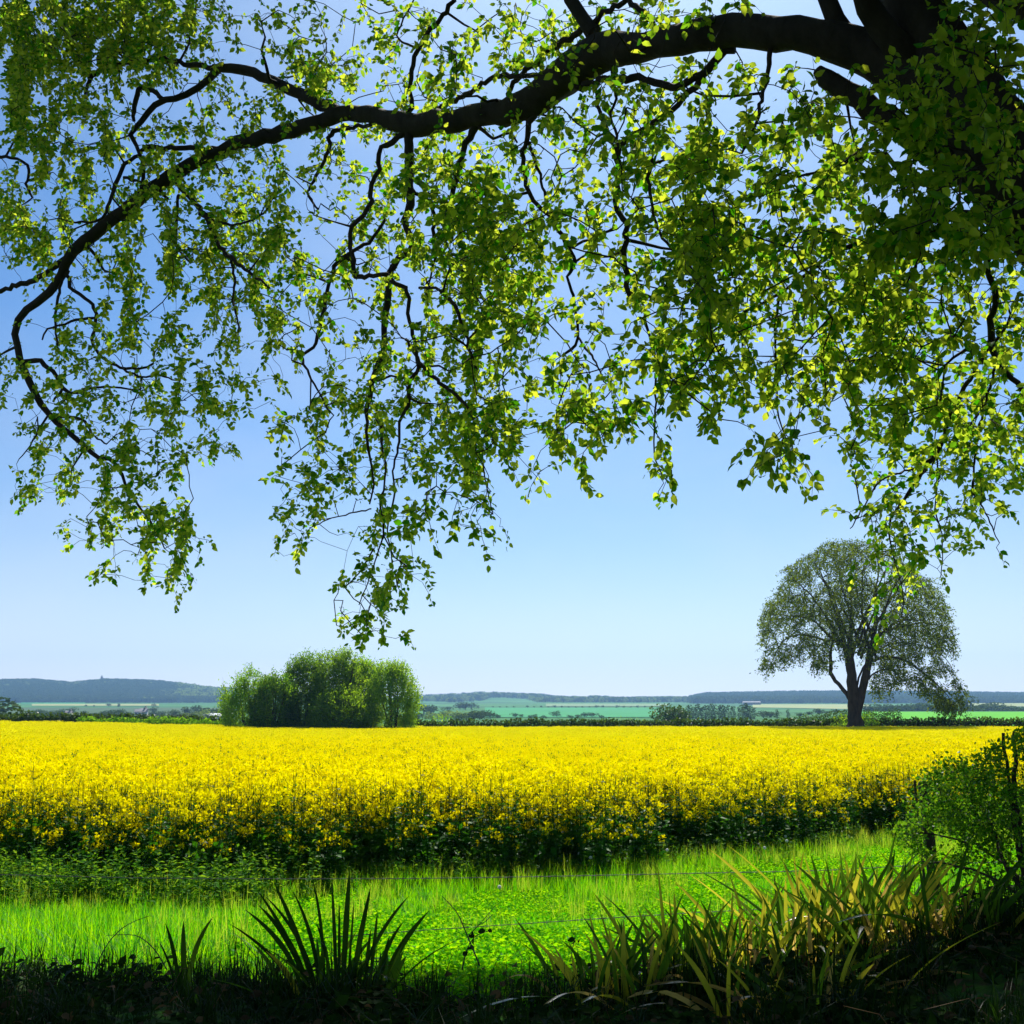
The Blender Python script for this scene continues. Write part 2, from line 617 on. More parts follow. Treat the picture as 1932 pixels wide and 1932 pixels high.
def strip(name, xa, xb, ya, yb, mat, lift=.15, nx=24, ny=10):
    """field between two distances and two photo columns"""
    a = Acc()
    ys = np.geomspace(ya, yb, ny)
    V = []
    for y in ys:
        for k in range(nx):
            px = xa + (xb - xa) * k / (nx - 1)
            x = at(px, 1330, y)[0]
            V.append((x, y, gz(x, y) + lift))
    i = np.arange(ny - 1)[:, None] * nx + np.arange(nx - 1)[None]
    F = np.stack([i, i + 1, i + nx + 1, i + nx], -1).reshape(-1, 4)
    a.add(V, F, 0)
    o = a.obj(name, mat, smooth=True)
    return tag(o, kind="structure")


build_ground()
M_F_GREEN = rough_mat("young_corn_green", (.06, .34, .004), (.10, .42, .006), .05, 0, .95, 4)
M_F_MID = rough_mat("valley_meadow", (.02, .22, .06), (.035, .28, .08), .01, 0, .95, 4)
M_F_PALE = rough_mat("pale_stubble", (.24, .30, .10), (.32, .36, .13), .01, 0, .95, 4)
M_F_SOFT = rough_mat("grey_green_pasture", (.13, .24, .10), (.2, .3, .12), .01, 0, .95, 4)
strip("field", 1625, 2050, 128, 640, M_F_GREEN, .12)
strip("village_green", -120, 440, 300, 1500, rough_mat('rough_pasture', (.03, .07, .02), (.06, .12, .03), .02, 0, .95, 4), .3)
strip("field", 915, 1245, 720, 1500, M_F_MID, .4)
strip("field", 1420, 1640, 1500, 2100, M_F_PALE, .6)
strip("field", 60, 300, 1750, 2150, M_F_PALE, .8)
strip("field", 40, 160, 2180, 2450, M_F_MID, .8)
strip("field", 1780, 2000, 1750, 2350, M_F_PALE, .8)
strip("field", 1030, 1260, 1650, 2200, M_F_SOFT, .8)

# ================================================================== DISTANT TREES
def tree_form(seed, h=10.0, w=9.0, n=420, mat=None, card=.9, base=.12, pointed=False, trunk=True):
    r = np.random.default_rng(seed)
    a = Acc()
    k = 14
    c = r.normal(size=(k, 3)) * np.array([w * .21, w * .21, h * .17]) + np.array([0, 0, h * .56])
    if pointed:
        c = np.stack([r.normal(size=k) * w * .12, r.normal(size=k) * w * .12, np.linspace(h * .15, h * .92, k)], -1)
    rad = r.uniform(.6, 1.1, k) * w * .24
    if pointed:
        rad = np.interp(c[:, 2], [0, h * .3, h], [w * .3, w * .45, w * .12])
    ix = r.integers(0, k, n)
    d = norm(r.normal(size=(n, 3)))
    pos = c[ix] + d * (rad[ix] * r.uniform(.6, 1.05, n) ** .5)[:, None]
    pos[:, 2] = np.clip(pos[:, 2], h * base * .5, h)
    pos[:, 0] = np.clip(pos[:, 0], -w * .55, w * .55)
    M = frames(norm(d + r.normal(size=(n, 3)) * .7), None, r.uniform(0, 6.3, n))
    place(a, CARD_V, CARD_F, pos, M, card * r.uniform(.6, 1.3, n), r.random(n))
    return a.mesh("crown", mat)


def trunk_mesh():
    a = Acc()
    tube(a, [(0, 0, -.3), (0.1, 0, 3), (0, 0, 6)], [.35, .25, .1], 5, .1)
    return a.mesh("trunk", M_BARK_FAR)


TRUNK_ME = trunk_mesh()


FORMS = {
    "round": [tree_form(s, 10, 10, 460, M_FAR, .85) for s in (1, 2, 3, 4)],
    "pale": [tree_form(s, 10, 11, 380, M_FAR_PALE, .8) for s in (11, 12)],
    "copper": [tree_form(21, 10, 11, 380, M_FAR_RED, .8)],
    "dome": [tree_form(71, 10, 12, 1700, M_HEDGE, .62, .02)],
    "poplar": [tree_form(s, 12, 3.2, 240, M_FAR, .65, .05, True) for s in (31, 32, 33)],
}


def distant(form, px, row_base, Y, h, label, group=None, cat="tree", name="distant_tree", wide=1.0):
    wide = wide * (1.75 if form != 'poplar' and name == 'distant_tree' and 400 < Y < 1500 else 1.0)
    x = at(px, 1330, Y)[0]
    z = gz(x, Y)
    o = bpy.data.objects.new(name, None)
    COL.objects.link(o)
    for nm, me in (("crown", random.choice(FORMS[form])), ("trunk", TRUNK_ME)):
        c = bpy.data.objects.new(nm, me)
        COL.objects.link(c)
        c.parent = o
    o.location = (x, Y, z - .2)
    s = h / (12.0 if form == "poplar" else 10.0)
    o.scale = (s * wide, s * wide, s)
    o.rotation_euler = (0, 0, random.uniform(0, 6.28))
    return tag(o, label, cat, group)


def row_h(row, px, Y):
    """tree height so that its top meets the photo row"""
    p = at(px, row, Y)
    return max(2.0, p[2] - gz(p[0], Y))


for px, row, Y, wd, frm in ((-12, 1316, 430, 1.3, "round"), (60, 1342, 520, 1.0, "round"), (20, 1345, 500, .9, "pale")):
    lab = {-12: "large dark green tree cut by the left edge beyond the hedge", 60: "mid-green rounded tree just right of the large left-edge tree",
           20: "small pale green tree below the large left-edge tree"}[px]
    distant(frm, px, 0, Y, row_h(row, px, Y), lab, wide=wd)
left_belt = [(75, 1337), (98, 1339), (118, 1338), (140, 1335), (160, 1341), (182, 1345), (205, 1338), (228, 1336), (248, 1342), (268, 1338),
             (290, 1334), (311, 1341), (332, 1337), (352, 1334), (372, 1331), (392, 1336), (408, 1334), (428, 1340)]
for px, row in left_belt:
    Y = random.uniform(700, 950)
    distant("round", px + random.uniform(-5, 5), 0, Y, row_h(row, px, Y), "hazy blue-green tree in the back belt between the village and the pale field", "back belt of trees round the village", wide=random.uniform(.8, 1.3))
left_belt = left_belt + []
for _px, _row in [(x_ + 11, 1342 + (x_ * 7) % 9) for x_ in range(70, 430, 19)]:
    distant("round", _px, 0, 660 + (_px * 13) % 90, row_h(_row, _px, 660 + (_px * 13) % 90), "hazy blue-green tree in the back belt between the village and the pale field", "back belt of trees round the village", wide=1.2)
front_belt = [(x_ + 4, 1350 + (x_ * 5) % 8) for x_ in range(90, 430, 24)] + [(84, 1352), (110, 1349), (132, 1354), (154, 1350), (176, 1348), (199, 1346), (222, 1343), (243, 1350), (262, 1347), (286, 1353),
              (309, 1348), (324, 1347), (341, 1351), (399, 1355)]
for px, row in front_belt:
    Y = random.uniform(480, 620)
    distant("round", px + random.uniform(-4, 4), 0, Y, row_h(row, px, Y), "olive green tree in the front belt behind the left hedge", "front belt of trees behind the left hedge", wide=random.uniform(.9, 1.4))
distant("pale", 389, 0, 640, row_h(1338, 389, 640), "bright yellow-green tree in the village left of the bush clump", wide=1.1)
distant("pale", 345 + 8, 0, 600, row_h(1343, 353, 600), "small lime green tree beside the copper tree in the village", wide=.8)
distant("pale", 132, 0, 600, row_h(1342, 132, 600), "pale green tree at the left of the village", wide=.9)
distant("copper", 342, 0, 560, row_h(1347, 342, 560), "dark purple copper-leaved tree in the village", wide=1.0)
for px, row in [(162, 1329), (178, 1330), (205, 1326), (224, 1327), (290, 1327)]:
    Y = 1650
    distant("round", px, 0, Y, row_h(row, px, Y), "dark blue hedgerow tree standing against the pale strip field", "hedgerow trees against the pale field", wide=1.2)
# dark bush at the left end of the crop
distant("round", 42, 0, 150, row_h(1336, 42, 150), "nearly black leaning bush at the left end of the rape field", name="dark_bush", cat="bush", wide=1.25)
mid = [(800, 1327, 900), (812, 1330, 880), (790, 1345, 600), (815, 1342, 560), (835, 1343, 640), (850, 1338, 600), (866, 1345, 560), (880, 1340, 620),
       (895, 1341, 600), (905, 1345, 640), (868, 1326, 1300), (878, 1325, 1250), (890, 1326, 1300), (845, 1332, 1100), (912, 1338, 700), (785, 1350, 500), (925, 1344, 680)]
for px, row, Y in mid:
    distant("pale" if px in (815, 850, 880) else "round", px, 0, Y, row_h(row, px, Y),
            "blue hazed tree in the valley wood right of the bush clump", "valley trees right of the bush clump", wide=random.uniform(1.0, 1.5))
lone = [(973, 1345, 740), (984, 1347, 745), (1000, 1350, 700), (1010, 1347, 720), (1025, 1350, 690), (1050, 1341, 760), (1075, 1348, 720), (1090, 1347, 715), (1102, 1344, 740),
        (1118, 1343, 740), (1135, 1349, 700), (938, 1348, 700)]
for px, row, Y in lone:
    distant("round", px, 0, Y, row_h(row, px, Y), "small rounded hedgerow tree along the near edge of the green valley field", "hedgerow trees in front of the valley field", wide=1.1)
for px in list(range(930, 1250, 13)):
    if random.random() < .75:
        Y = 1540
        distant("round", px, 0, Y, row_h(1332.5 + random.uniform(-2.5, 1), px, Y), "tiny blue tree along the far hedge of the green valley field", "far hedge trees of the valley field", wide=1.6)
distant("dome", 1270, 0, 260, row_h(1327, 1270, 260), "dark green dome-shaped tree standing alone behind the hedge near mid field", name="domed_tree", wide=1.25)
for k, px in enumerate(np.linspace(1299, 1422, 21)):
    Y = 640 + random.uniform(-30, 30)
    distant("poplar", px + random.uniform(-2, 2), 0, Y, row_h(1327 + random.uniform(-2, 6), px, Y), "slim grey-green poplar in the row behind the hedge", "row of poplars behind the hedge", name="poplar_tree", wide=random.uniform(1.0, 1.7))
for px in (1465, 1486):
    distant("poplar", px, 0, 620, row_h(1337, px, 620), "short dark columnar tree standing apart right of the poplar row", "columnar trees right of the poplars", name="poplar_tree", wide=1.7)
for px, row, Y in [(1440, 1341, 700), (1452, 1343, 680), (1510, 1346, 600), (1525, 1342, 660), (1545, 1337, 800), (1560, 1340, 760), (1580, 1337, 820), (1596, 1342, 700)]:
    distant("round", px, 0, Y, row_h(row, px, Y), "low hazy tree between the poplars and the big field tree", "low trees left of the big field tree", wide=1.5)
for px in range(1640, 1960, 13):
    Y = random.uniform(780, 1000)
    row = np.interp(px, [1640, 1700, 1760, 1815, 1850, 1865, 1900, 1940], [1330, 1328, 1327, 1334, 1328, 1322, 1333, 1334]) + random.uniform(-2, 3)
    distant("round", px + random.uniform(-4, 4), 0, Y, row_h(row, px, Y), "dark blue tree in the belt beyond the bright green field", "tree belt beyond the bright green field", wide=random.uniform(1.1, 1.6))
distant("round", 1819, 0, 900, row_h(1314, 1819, 900), "tall dark blue tree standing above the belt right of the big field tree", wide=.7)

# woods covering the hills: far masses of trees that nobody could count
def hill_wood(name, xa, xb, ya, yb, n, hmin, hmax, forms, gap=0.0, seed=5):
    r = np.random.default_rng(seed)
    P, S = [], []
    for _ in range(n):
        px = r.uniform(xa, xb)
        y = r.uniform(ya, yb)
        x = at(px, 1330, y)[0]
        if gap and vnoise(x, y * .5, 130, seed) < gap:
            continue
        P.append((x, y, gz(x, y) - .5))
        S.append(r.uniform(hmin, hmax) / 10)
    P = np.array(P)
    k = len(P)
    o = scatter(name, P, r.uniform(0, 6.3, k), np.array(S), r.integers(0, len(forms), k), forms)
    return tag(o, kind="stuff")


W_FORMS = [tree_form(s, 10, 11, 130, M_FAR, 1.7, trunk=False) for s in (51, 52, 53)]
W_PALE = [tree_form(s, 10, 11, 110, M_FAR_PALE, 1.7, trunk=False) for s in (61, 62)]
tag(hill_wood("wood", -60, 480, 2480, 3420, 6500, 9, 14, W_FORMS, .12, 5), "dark blue wood covering the left hill", "wood")
tag(hill_wood("wood", -60, 400, 2500, 3300, 1500, 8, 12, W_PALE, .56, 26), "lighter green trees scattered through the left hill wood", "wood")
tag(hill_wood("wood", 330, 440, 2600, 3300, 500, 10, 16, W_PALE, .2, 6), "pale green trees at the right end of the left hill", "wood")
tag(hill_wood("wood", 300, 430, 2550, 2900, 260, 8, 12, W_PALE, .4, 16), "lighter green patch of wood on the left hill", "wood")
tag(hill_wood("wood", 780, 1320, 2560, 3420, 3600, 6, 12, W_FORMS + W_PALE, .42, 7), "pale blue broken wood on the far middle ridge", "wood")
tag(hill_wood("wood", 1303, 1960, 2300, 3400, 6500, 9, 14, W_FORMS, .1, 8), "dark blue wood along the right ridge", "wood")

# ------------------------------------------------------------------ far buildings
M_ROOF_G = rough_mat("grey_sheet_roof", (.55, .58, .60), (.7, .72, .74), 1, 0, .5)
M_ROOF_S = rough_mat("slate_roof", (.10, .10, .12), (.16, .16, .18), 1, 0, .7)
M_WALL_W = rough_mat("white_render", (.7, .7, .68), (.8, .8, .78), 1, 0, .8)
M_STONE = rough_mat("old_stone", (.2, .19, .16), (.3, .28, .24), 1, .3, .9)
M_GLASS = rough_mat("dark_window", (.02, .02, .03), (.04, .04, .05), 1, 0, .2, spec=.5)


def box(a, x0, x1, y0, y1, z0, z1):
    V = [(x0, y0, z0), (x1, y0, z0), (x1, y1, z0), (x0, y1, z0), (x0, y0, z1), (x1, y0, z1), (x1, y1, z1), (x0, y1, z1)]
    a.add(V, [(0, 3, 2, 1), (4, 5, 6, 7), (0, 1, 5, 4), (1, 2, 6, 5), (2, 3, 7, 6), (3, 0, 4, 7)], .5)


def house(px, Y, zb, L, D, H, rh, mw, mr, label, cat="house", name="house", windows=3, chim=True):
    x = at(px, 1330, Y)[0]
    z = gz(x, Y) + zb
    t = empty(name, (x, Y, z), label, cat)
    a = Acc()
    box(a, -L / 2, L / 2, 0, D, -3, H)
    a.obj("wall", mw, t)
    a = Acc()
    e = .4
    V = [(-L / 2 - e, -e, H + .02), (L / 2 + e, -e, H + .02), (L / 2 + e, D + e, H + .02), (-L / 2 - e, D + e, H + .02), (-L / 2 - e, D / 2, H + rh), (L / 2 + e, D / 2, H + rh)]
    a.add(V, [(0, 1, 5, 4), (2, 3, 4, 5)], .5)
    a.add(V, [(0, 4, 3), (1, 2, 5)], .5)
    ro = a.obj("roof", mr, t)
    if chim:
        a = Acc()
        box(a, L / 2 - 1.4, L / 2 - .5, D / 2 - .5, D / 2 + .5, H + rh * .6, H + rh + 1.0)
        a.obj("chimney", M_STONE, ro)
    for k in range(windows):
        a = Acc()
        wx = -L / 2 + L * (k + .5) / windows
        box(a, wx - .6, wx + .6, -.08, .05, H * .45, H * .8)
        a.obj("window", M_GLASS, t)
    return t


house(410, 640, .3, 15, 7, 2.0, 1.2, M_WALL_W, M_ROOF_G, "long low barn with a pale sheet roof left of the bush clump", "barn", "barn", 3, False)
house(264, 690, 1.2, 6, 5, 2.6, 1.6, M_WALL_W, M_ROOF_S, "white village house with a slate roof among trees")
house(270, 700, 1.6, 4, 4, 3.0, 1.4, M_WALL_W, M_ROOF_S, "small white house at the right end of the village house", windows=2)
house(129, 600, 1.5, 3, 3, 2.4, 1.2, M_WALL_W, M_ROOF_S, "tiny white cottage among the trees left of the village", windows=2)
house(1419, 2000, 2, 30, 9, 2.5, 2, M_STONE, M_ROOF_S, "very long pale farm shed below the right-hand wood", "barn", "barn", 4, False)
# hilltop tower
tx = at(189, 1330, 3250)[0]
tz = gz(tx, 3250)
tw = empty("hilltop_tower", (tx, 3250, tz), "small stone tower standing above the wood on the left hill", "tower")
a = Acc()
tube(a, [(0, 0, -2), (0, 0, 12), (0, 0, 24)], [5.2, 4.4, 4.0], 8, .4)
a.obj("shaft", M_STONE, tw)
a = Acc()
tube(a, [(0, 0, 24.02), (0, 0, 26)], [4.9, 4.9], 8, .5)
cr = a.obj("parapet", M_STONE, tw)
a = Acc()
tube(a, [(0, 0, 26.02), (0, 0, 31)], [2.0, 1.6], 6, .5)
a.obj("turret", M_STONE, tw)
tw.scale = (.75, .75, .72)

# ================================================================== GROWTH: twigs reach out from a skeleton to target points
def grow(P0, R0, A, acc, tip_r=.002, sag=.12, wob=.05, seg=.08, sides=3, kmax=.5, rk=.6, rcap=.012):
    """returns, for each target, its tip direction and the points of its twig"""
    n0 = len(P0)
    cap = n0 + len(A) * 8
    P = np.zeros((cap, 3))
    Rr = np.zeros(cap)
    P[:n0] = P0
    Rr[:n0] = R0
    n = n0
    d0 = np.array([np.min(((P0 - a_) ** 2).sum(1)) for a_ in A])
    tips = [None] * len(A)
    for k in np.argsort(d0):
        a_ = A[k]
        dd = ((P[:n] - a_) ** 2).sum(1)
        j = int(np.argmin(dd))
        L = math.sqrt(dd[j])
        m = int(min(7, max(2, round(L / seg))))
        t = np.linspace(0, 1, m + 1)[:, None]
        line = P[j] + (a_ - P[j]) * t
        bow = rng.normal(size=3) * wob * L
        bow[2] += sag * L
        line += np.sin(t * math.pi) * bow
        line[1:-1] += rng.normal(size=(m - 1, 3)) * wob * L * .25
        r0 = min(Rr[j] * rk + tip_r * .3, tip_r + rcap * L)
        r0 = max(r0, tip_r)
        rr = r0 + (tip_r - r0) * t[:, 0]
        tube(acc, line, rr, sides, None, False)
        c = min(m, cap - n)
        P[n:n + c] = line[1:1 + c]
        Rr[n:n + c] = rr[1:1 + c]
        n += c
        tips[k] = line
    return tips


# ================================================================== THE OVERHANGING BEECH
DX = [-200, 0, 400, 700, 1000, 1250, 1500, 1932, 2300]
DV = [11.2, 10.6, 9.9, 8.6, 7.4, 6.4, 5.8, 5.3, 5.2]


def depth(px, py):
    d = np.interp(px, DX, DV)
    return d + sstep(1450, 1750, px) * np.clip((py - 420) / 620, 0, 1) * 3.2


LIMBS = [
    # photo points: x, y, half width
    [(2060, 480, 112), (1932, 345, 97), (1860, 240, 82), (1800, 140, 70), (1740, 45, 62), (1690, -60, 56), (1640, -220, 46), (1560, -420, 34)],
    [(1860, 240, 64), (1780, 180, 60), (1700, 128, 52), (1621, 84, 44), (1540, 68, 38), (1465, 63, 36), (1388, 58, 36), (1288, 72, 31), (1211, 88, 30), (1127, 100, 40), (1061, 150, 37),
     (994, 195, 30), (911, 218, 24), (827, 230, 22), (777, 235, 24), (711, 218, 17), (644, 216, 16), (567, 240, 15), (467, 268, 14), (383, 300, 14), (300, 347, 13.5), (217, 410, 13),
     (157, 456, 12), (127, 500, 10), (93, 553, 8.5), (50, 583, 7.5), (28, 630, 7), (40, 682, 7), (67, 745, 6.5), (92, 780, 5.5), (145, 831, 5), (187, 861, 4.2), (220, 875, 3.6), (240, 920, 3), (258, 950, 2.4), (283, 981, 1.8), (310, 1035, 1.2)],
    [(2010, 450, 34), (1932, 400, 30), (1850, 350, 28), (1740, 275, 26), (1650, 205, 24), (1600, 172, 21), (1562, 146, 18), (1546, 128, 12)],
    [(1650, 95, 26), (1600, 70, 22), (1572, 35, 19), (1556, -10, 17), (1530, -120, 14)],
    [(1740, 130, 30), (1660, 50, 26), (1610, -60, 22)],
    [(1121, 62, 17), (1094, 27, 14), (1077, -5, 13), (1060, -70, 11)],
    [(1040, 165, 6), (1011, 143, 5.5), (931, 147, 5), (894, 170, 5), (844, 197, 5), (801, 213, 5)],
    [(1110, 50, 7), (1044, 90, 6), (994, 130, 6), (964, 167, 5), (959, 190, 5)],
    [(771, 222, 6), (777, 160, 4.5), (781, 110, 5), (804, 67, 5), (834, 33, 5), (860, -10, 5), (880, -80, 4)],
    [(791, 90, 3), (757, 77, 2.5), (750, 58, 2), (771, 20, 2), (790, -30, 1.5)],
    [(1120, 45, 7), (1160, 12, 6), (1185, 3, 6), (1215, 25, 6), (1240, 60, 6)],
    [(644, 216, 14), (617, 200, 13), (533, 160, 11), (467, 133, 10), (415, 130, 9), (395, 148, 7), (350, 180, 6.5), (295, 197, 6), (267, 230, 5.5), (245, 257, 5), (257, 277, 4), (272, 310, 4), (266, 355, 3)],
    [(310, 188, 5), (268, 162, 5), (257, 190, 5), (252, 228, 3.5)],
    [(415, 130, 6), (340, 117, 5), (290, 112, 4), (200, 126, 6), (165, 160, 4), (160, 180, 3)],
    [(417, 285, 6), (370, 281, 5.5), (333, 280, 5), (275, 277, 4.5), (260, 292, 4), (235, 312, 4), (218, 350, 4), (200, 400, 3), (180, 417, 2.5), (135, 420, 2)],
    [(233, 335, 3), (277, 350, 3), (317, 375, 3)],
    [(330, 335, 8), (350, 363, 5.5), (383, 400, 5), (407, 450, 4.5), (440, 490, 4), (483, 523, 3), (510, 543, 2)],
    [(437, 490, 3), (443, 533, 2.5), (440, 567, 2), (452, 620, 1.5)],
    [(337, 368, 3), (333, 433, 3), (335, 467, 2.5), (360, 497, 2)],
    [(360, 377, 3), (400, 413, 2.5), (447, 423, 2.5), (500, 400, 2), (510, 367, 1.5)],
    [(127, 485, 6), (67, 527, 5.5), (33, 540, 5), (0, 550, 4.5), (-60, 578, 4), (-130, 640, 3)],
    [(127, 510, 5), (133, 540, 4), (167, 567, 3.5), (182, 593, 3.5), (174, 640, 3), (187, 671, 3), (227, 691, 3), (267, 695, 2.5), (290, 685, 2)],
    [(230, 695, 2.5), (267, 711, 2), (300, 708, 2), (330, 718, 1.5)],
    [(180, 600, 3), (133, 607, 2.5), (90, 620, 2), (80, 640, 1.5)],
    [(45, 682, 4.5), (77, 683, 5), (103, 708, 4), (117, 731, 4), (143, 741, 3), (173, 731, 2.5), (227, 731, 2), (260, 741, 1.5)],
    [(117, 735, 3), (100, 758, 2)],
    [(103, 788, 3), (153, 791, 3), (173, 818, 2), (200, 838, 1.5)],
    [(90, 785, 2.5), (73, 811, 2), (57, 841, 1.5), (37, 865, 1)],
    [(-30, 285, 4), (0, 293, 3.5), (40, 303, 3), (53, 320, 3), (50, 347, 3), (60, 373, 2)],
    [(52, 340, 3), (83, 333, 3), (95, 300, 2.5), (88, 260, 2)],
    [(771, 240, 8), (761, 253, 7), (721, 280, 5), (714, 320, 5), (704, 350, 5), (691, 393, 5), (661, 440, 4.5), (661, 477, 4.5), (635, 495, 5), (617, 550, 4), (600, 633, 4), (590, 655, 3), (570, 671, 3), (580, 698, 2.5), (600, 735, 2), (617, 771, 2)],
    [(664, 477, 5), (671, 513, 5), (683, 523, 5), (731, 517, 4)],
    [(661, 473, 4), (697, 457, 3.5), (727, 413, 3)],
    [(700, 235, 4), (655, 242, 4), (625, 252, 5), (620, 285, 4), (598, 330, 3.5), (580, 365, 3), (600, 395, 2)],
    [(775, 245, 10), (771, 290, 10), (771, 333, 10), (774, 383, 9), (761, 420, 7.5), (777, 462, 6), (737, 500, 7), (732, 533, 6.5), (731, 577, 7), (724, 640, 6), (714, 684, 6), (701, 724, 5.5), (694, 765, 5), (691, 798, 3), (694, 848, 2.5), (701, 881, 2), (704, 914, 2), (697, 951, 1.5)],
    [(720, 800, 3), (721, 851, 2.2), (727, 878, 2), (724, 915, 2), (717, 948, 2), (724, 998, 2), (711, 1048, 1.5), (694, 1098, 1.2), (677, 1141, 1)],
    [(705, 1035, 1.6), (697, 1048, 1.5), (677, 1081, 1.5), (651, 1108, 1.2)],
    [(731, 520, 5), (741, 532, 5), (767, 550, 4), (771, 593, 4), (781, 644, 4), (787, 691, 4), (774, 718, 4), (771, 765, 4), (754, 798, 3), (751, 845, 2.5), (741, 891, 2), (744, 931, 2), (731, 998, 1.5), (740, 1060, 1.2), (735, 1120, 1)],
    [(775, 350, 4), (784, 365, 4), (817, 393, 4), (821, 467, 4), (851, 493, 4), (894, 533, 4), (911, 563, 3), (944, 600, 2.5), (975, 660, 2)],
    [(765, 640, 3), (794, 684, 4), (831, 724, 4), (861, 748, 4), (884, 771, 2.5), (905, 830, 1.8), (915, 900, 1.4), (930, 970, 1)],
    [(791, 543, 3), (831, 547, 3), (861, 580, 4.5), (880, 640, 3), (900, 700, 2)],
    [(905, 225, 10), (891, 250, 8), (877, 272, 7), (871, 300, 5), (861, 335, 6), (851, 383, 5), (855, 430, 4)],
    [(1015, 195, 8), (1008, 220, 7), (994, 243, 6), (997, 267, 5), (987, 285, 5), (991, 333, 4.5), (1007, 377, 4.5), (1037, 410, 4.5), (1061, 447, 4.5), (1081, 483, 4), (1081, 507, 4), (1071, 523, 3), (1081, 560, 3), (1087, 600, 3), (1091, 640, 3), (1077, 658, 3), (1061, 668, 2)],
    [(1091, 636, 2.5), (1111, 664, 2.5), (1124, 684, 2), (1140, 720, 1.5)],
    [(999, 268, 4), (1014, 317, 3), (1027, 363, 3), (1041, 400, 3)],
    [(1074, 467, 3), (1111, 453, 3), (1157, 430, 2.5)],
    [(905, 238, 4), (930, 262, 3), (960, 250, 2.5), (975, 270, 2)],
    [(1080, 160, 7), (1094, 162, 7), (1144, 153, 7), (1184, 147, 8), (1227, 153, 7), (1275, 162, 8), (1321, 140, 9), (1355, 110, 9), (1388, 88, 9)],
    [(1330, 135, 8), (1288, 190, 6), (1244, 222, 6), (1194, 257, 6), (1164, 280, 9), (1164, 297, 7), (1174, 323, 7), (1161, 360, 6), (1164, 393, 6), (1184, 423, 6), (1177, 473, 6), (1181, 547, 5), (1194, 560, 4), (1227, 560, 3), (1217, 597, 3), (1235, 680, 2.2), (1237, 758, 2), (1234, 831, 1.5), (1236, 865, 1.5), (1251, 898, 1.2), (1272, 925, 1)],
    [(1124, 158, 5), (1127, 200, 4), (1144, 240, 4), (1161, 267, 4)],
    [(1154, 127, 4), (1161, 187, 3), (1151, 213, 3), (1165, 262, 3)],
    [(1230, 300, 4), (1224, 337, 4), (1231, 400, 3), (1244, 440, 3), (1274, 477, 3), (1298, 493, 2.5), (1320, 540, 2)],
    [(1455, 90, 6), (1448, 133, 4.5), (1434, 200, 4), (1426, 235, 3), (1400, 290, 2)],
    [(1790, 350, 7), (1725, 330, 5), (1688, 310, 5), (1671, 290, 4), (1628, 293, 4), (1571, 317, 3), (1488, 337, 2), (1420, 350, 1.5)],
    [(1900, 380, 12), (1830, 400, 9), (1788, 405, 8), (1755, 437, 7), (1670, 455, 6), (1581, 470, 5), (1541, 500, 4), (1488, 543, 3), (1438, 573, 3), (1355, 617, 2), (1290, 690, 1.6)],
    [(1900, 400, 12), (1880, 450, 7), (1861, 500, 6), (1878, 547, 6), (1871, 600, 6), (1870, 650, 7), (1881, 678, 6), (1911, 711, 5), (1945, 760, 4)],
    [(1870, 640, 6), (1845, 690, 5), (1821, 731, 4.5), (1788, 794, 4), (1778, 831, 4), (1755, 871, 4), (1731, 905, 3.5), (1705, 941, 3), (1688, 968, 2.5), (1678, 991, 2), (1680, 1031, 1.5), (1695, 1081, 1), (1705, 1131, 1), (1701, 1165, 1)],
    [(1758, 865, 2.5), (1721, 885, 2), (1671, 901, 2), (1648, 925, 2), (1605, 998, 1)],
    [(1768, 860, 2), (1768, 905, 1.5), (1765, 965, 1.5), (1775, 998, 1.5), (1778, 1048, 1), (1775, 1090, 1)],
    [(1880, 690, 3), (1850, 800, 2.5), (1835, 915, 2), (1850, 950, 1.6), (1868, 985, 1.5), (1885, 1025, 1)],
    [(1470, 560, 3), (1462, 640, 2.5), (1465, 698, 2), (1468, 731, 2), (1465, 771, 2), (1475, 805, 1.5), (1490, 850, 1)],
    [(120, 520, 3), (105, 590, 2.5), (110, 660, 2)],
    [(700, 960, 1.5), (665, 968, 1.5), (625, 978, 1.2), (585, 996, 1)],
]

beech = empty("beech_tree", (3.9, 4.4, gz(3.9, 4.4)), "large beech tree whose long limbs and fresh leaves hang across the top of the view", "tree")
SKP, SKR, SKXY = [], [], []


def to3(px, py, r, off):
    D = float(depth(px, py)) + off
    p = at(px, py, D)
    return p, r * D / FPX


rb = np.random.default_rng(77)
for bi, br in enumerate(LIMBS):
    off0 = 0.0
    if bi > 0 and SKXY:
        XY = np.array(SKXY)
        d2 = ((XY[:, :2] - np.array(br[0][:2])) ** 2).sum(1)
        j = int(np.argmin(d2))
        if d2[j] < 40 ** 2:
            off0 = XY[j, 2]
    L = sum(math.dist(br[i][:2], br[i + 1][:2]) for i in range(len(br) - 1))
    slope = rb.uniform(-1, 1) * min(1.2, L / 500) if bi > 2 else 0.0
    pts, rad, acc_l = [], [], 0.0
    for i, (px, py, r) in enumerate(br):
        if i:
            acc_l += math.dist(br[i - 1][:2], (px, py))
        off = off0 + slope * acc_l / max(L, 1)
        p, rr = to3(px, py, r, off)
        pts.append(p)
        rad.append(max(rr, .0022))
        SKXY.append((px, py, off))
    P, r_ = smooth_line(pts, rad, max(.05, min(.12, rad[0] * 2)))
    if bi > 0:
        wig = rb.normal(size=P.shape) * np.minimum(r_, .02)[:, None] * .45
        wig[0] = 0
        P = P + wig
    big = rad[0] > .04
    a = Acc()
    tube(a, P, r_, 14 if big else (8 if rad[0] > .012 else 5), .5, True, .10 if big else .12)
    local(beech, a)
    a.obj("limb" if rad[0] > .05 else "branch", M_BARK, beech, smooth=True)
    SKP.append(P)
    SKR.append(r_)
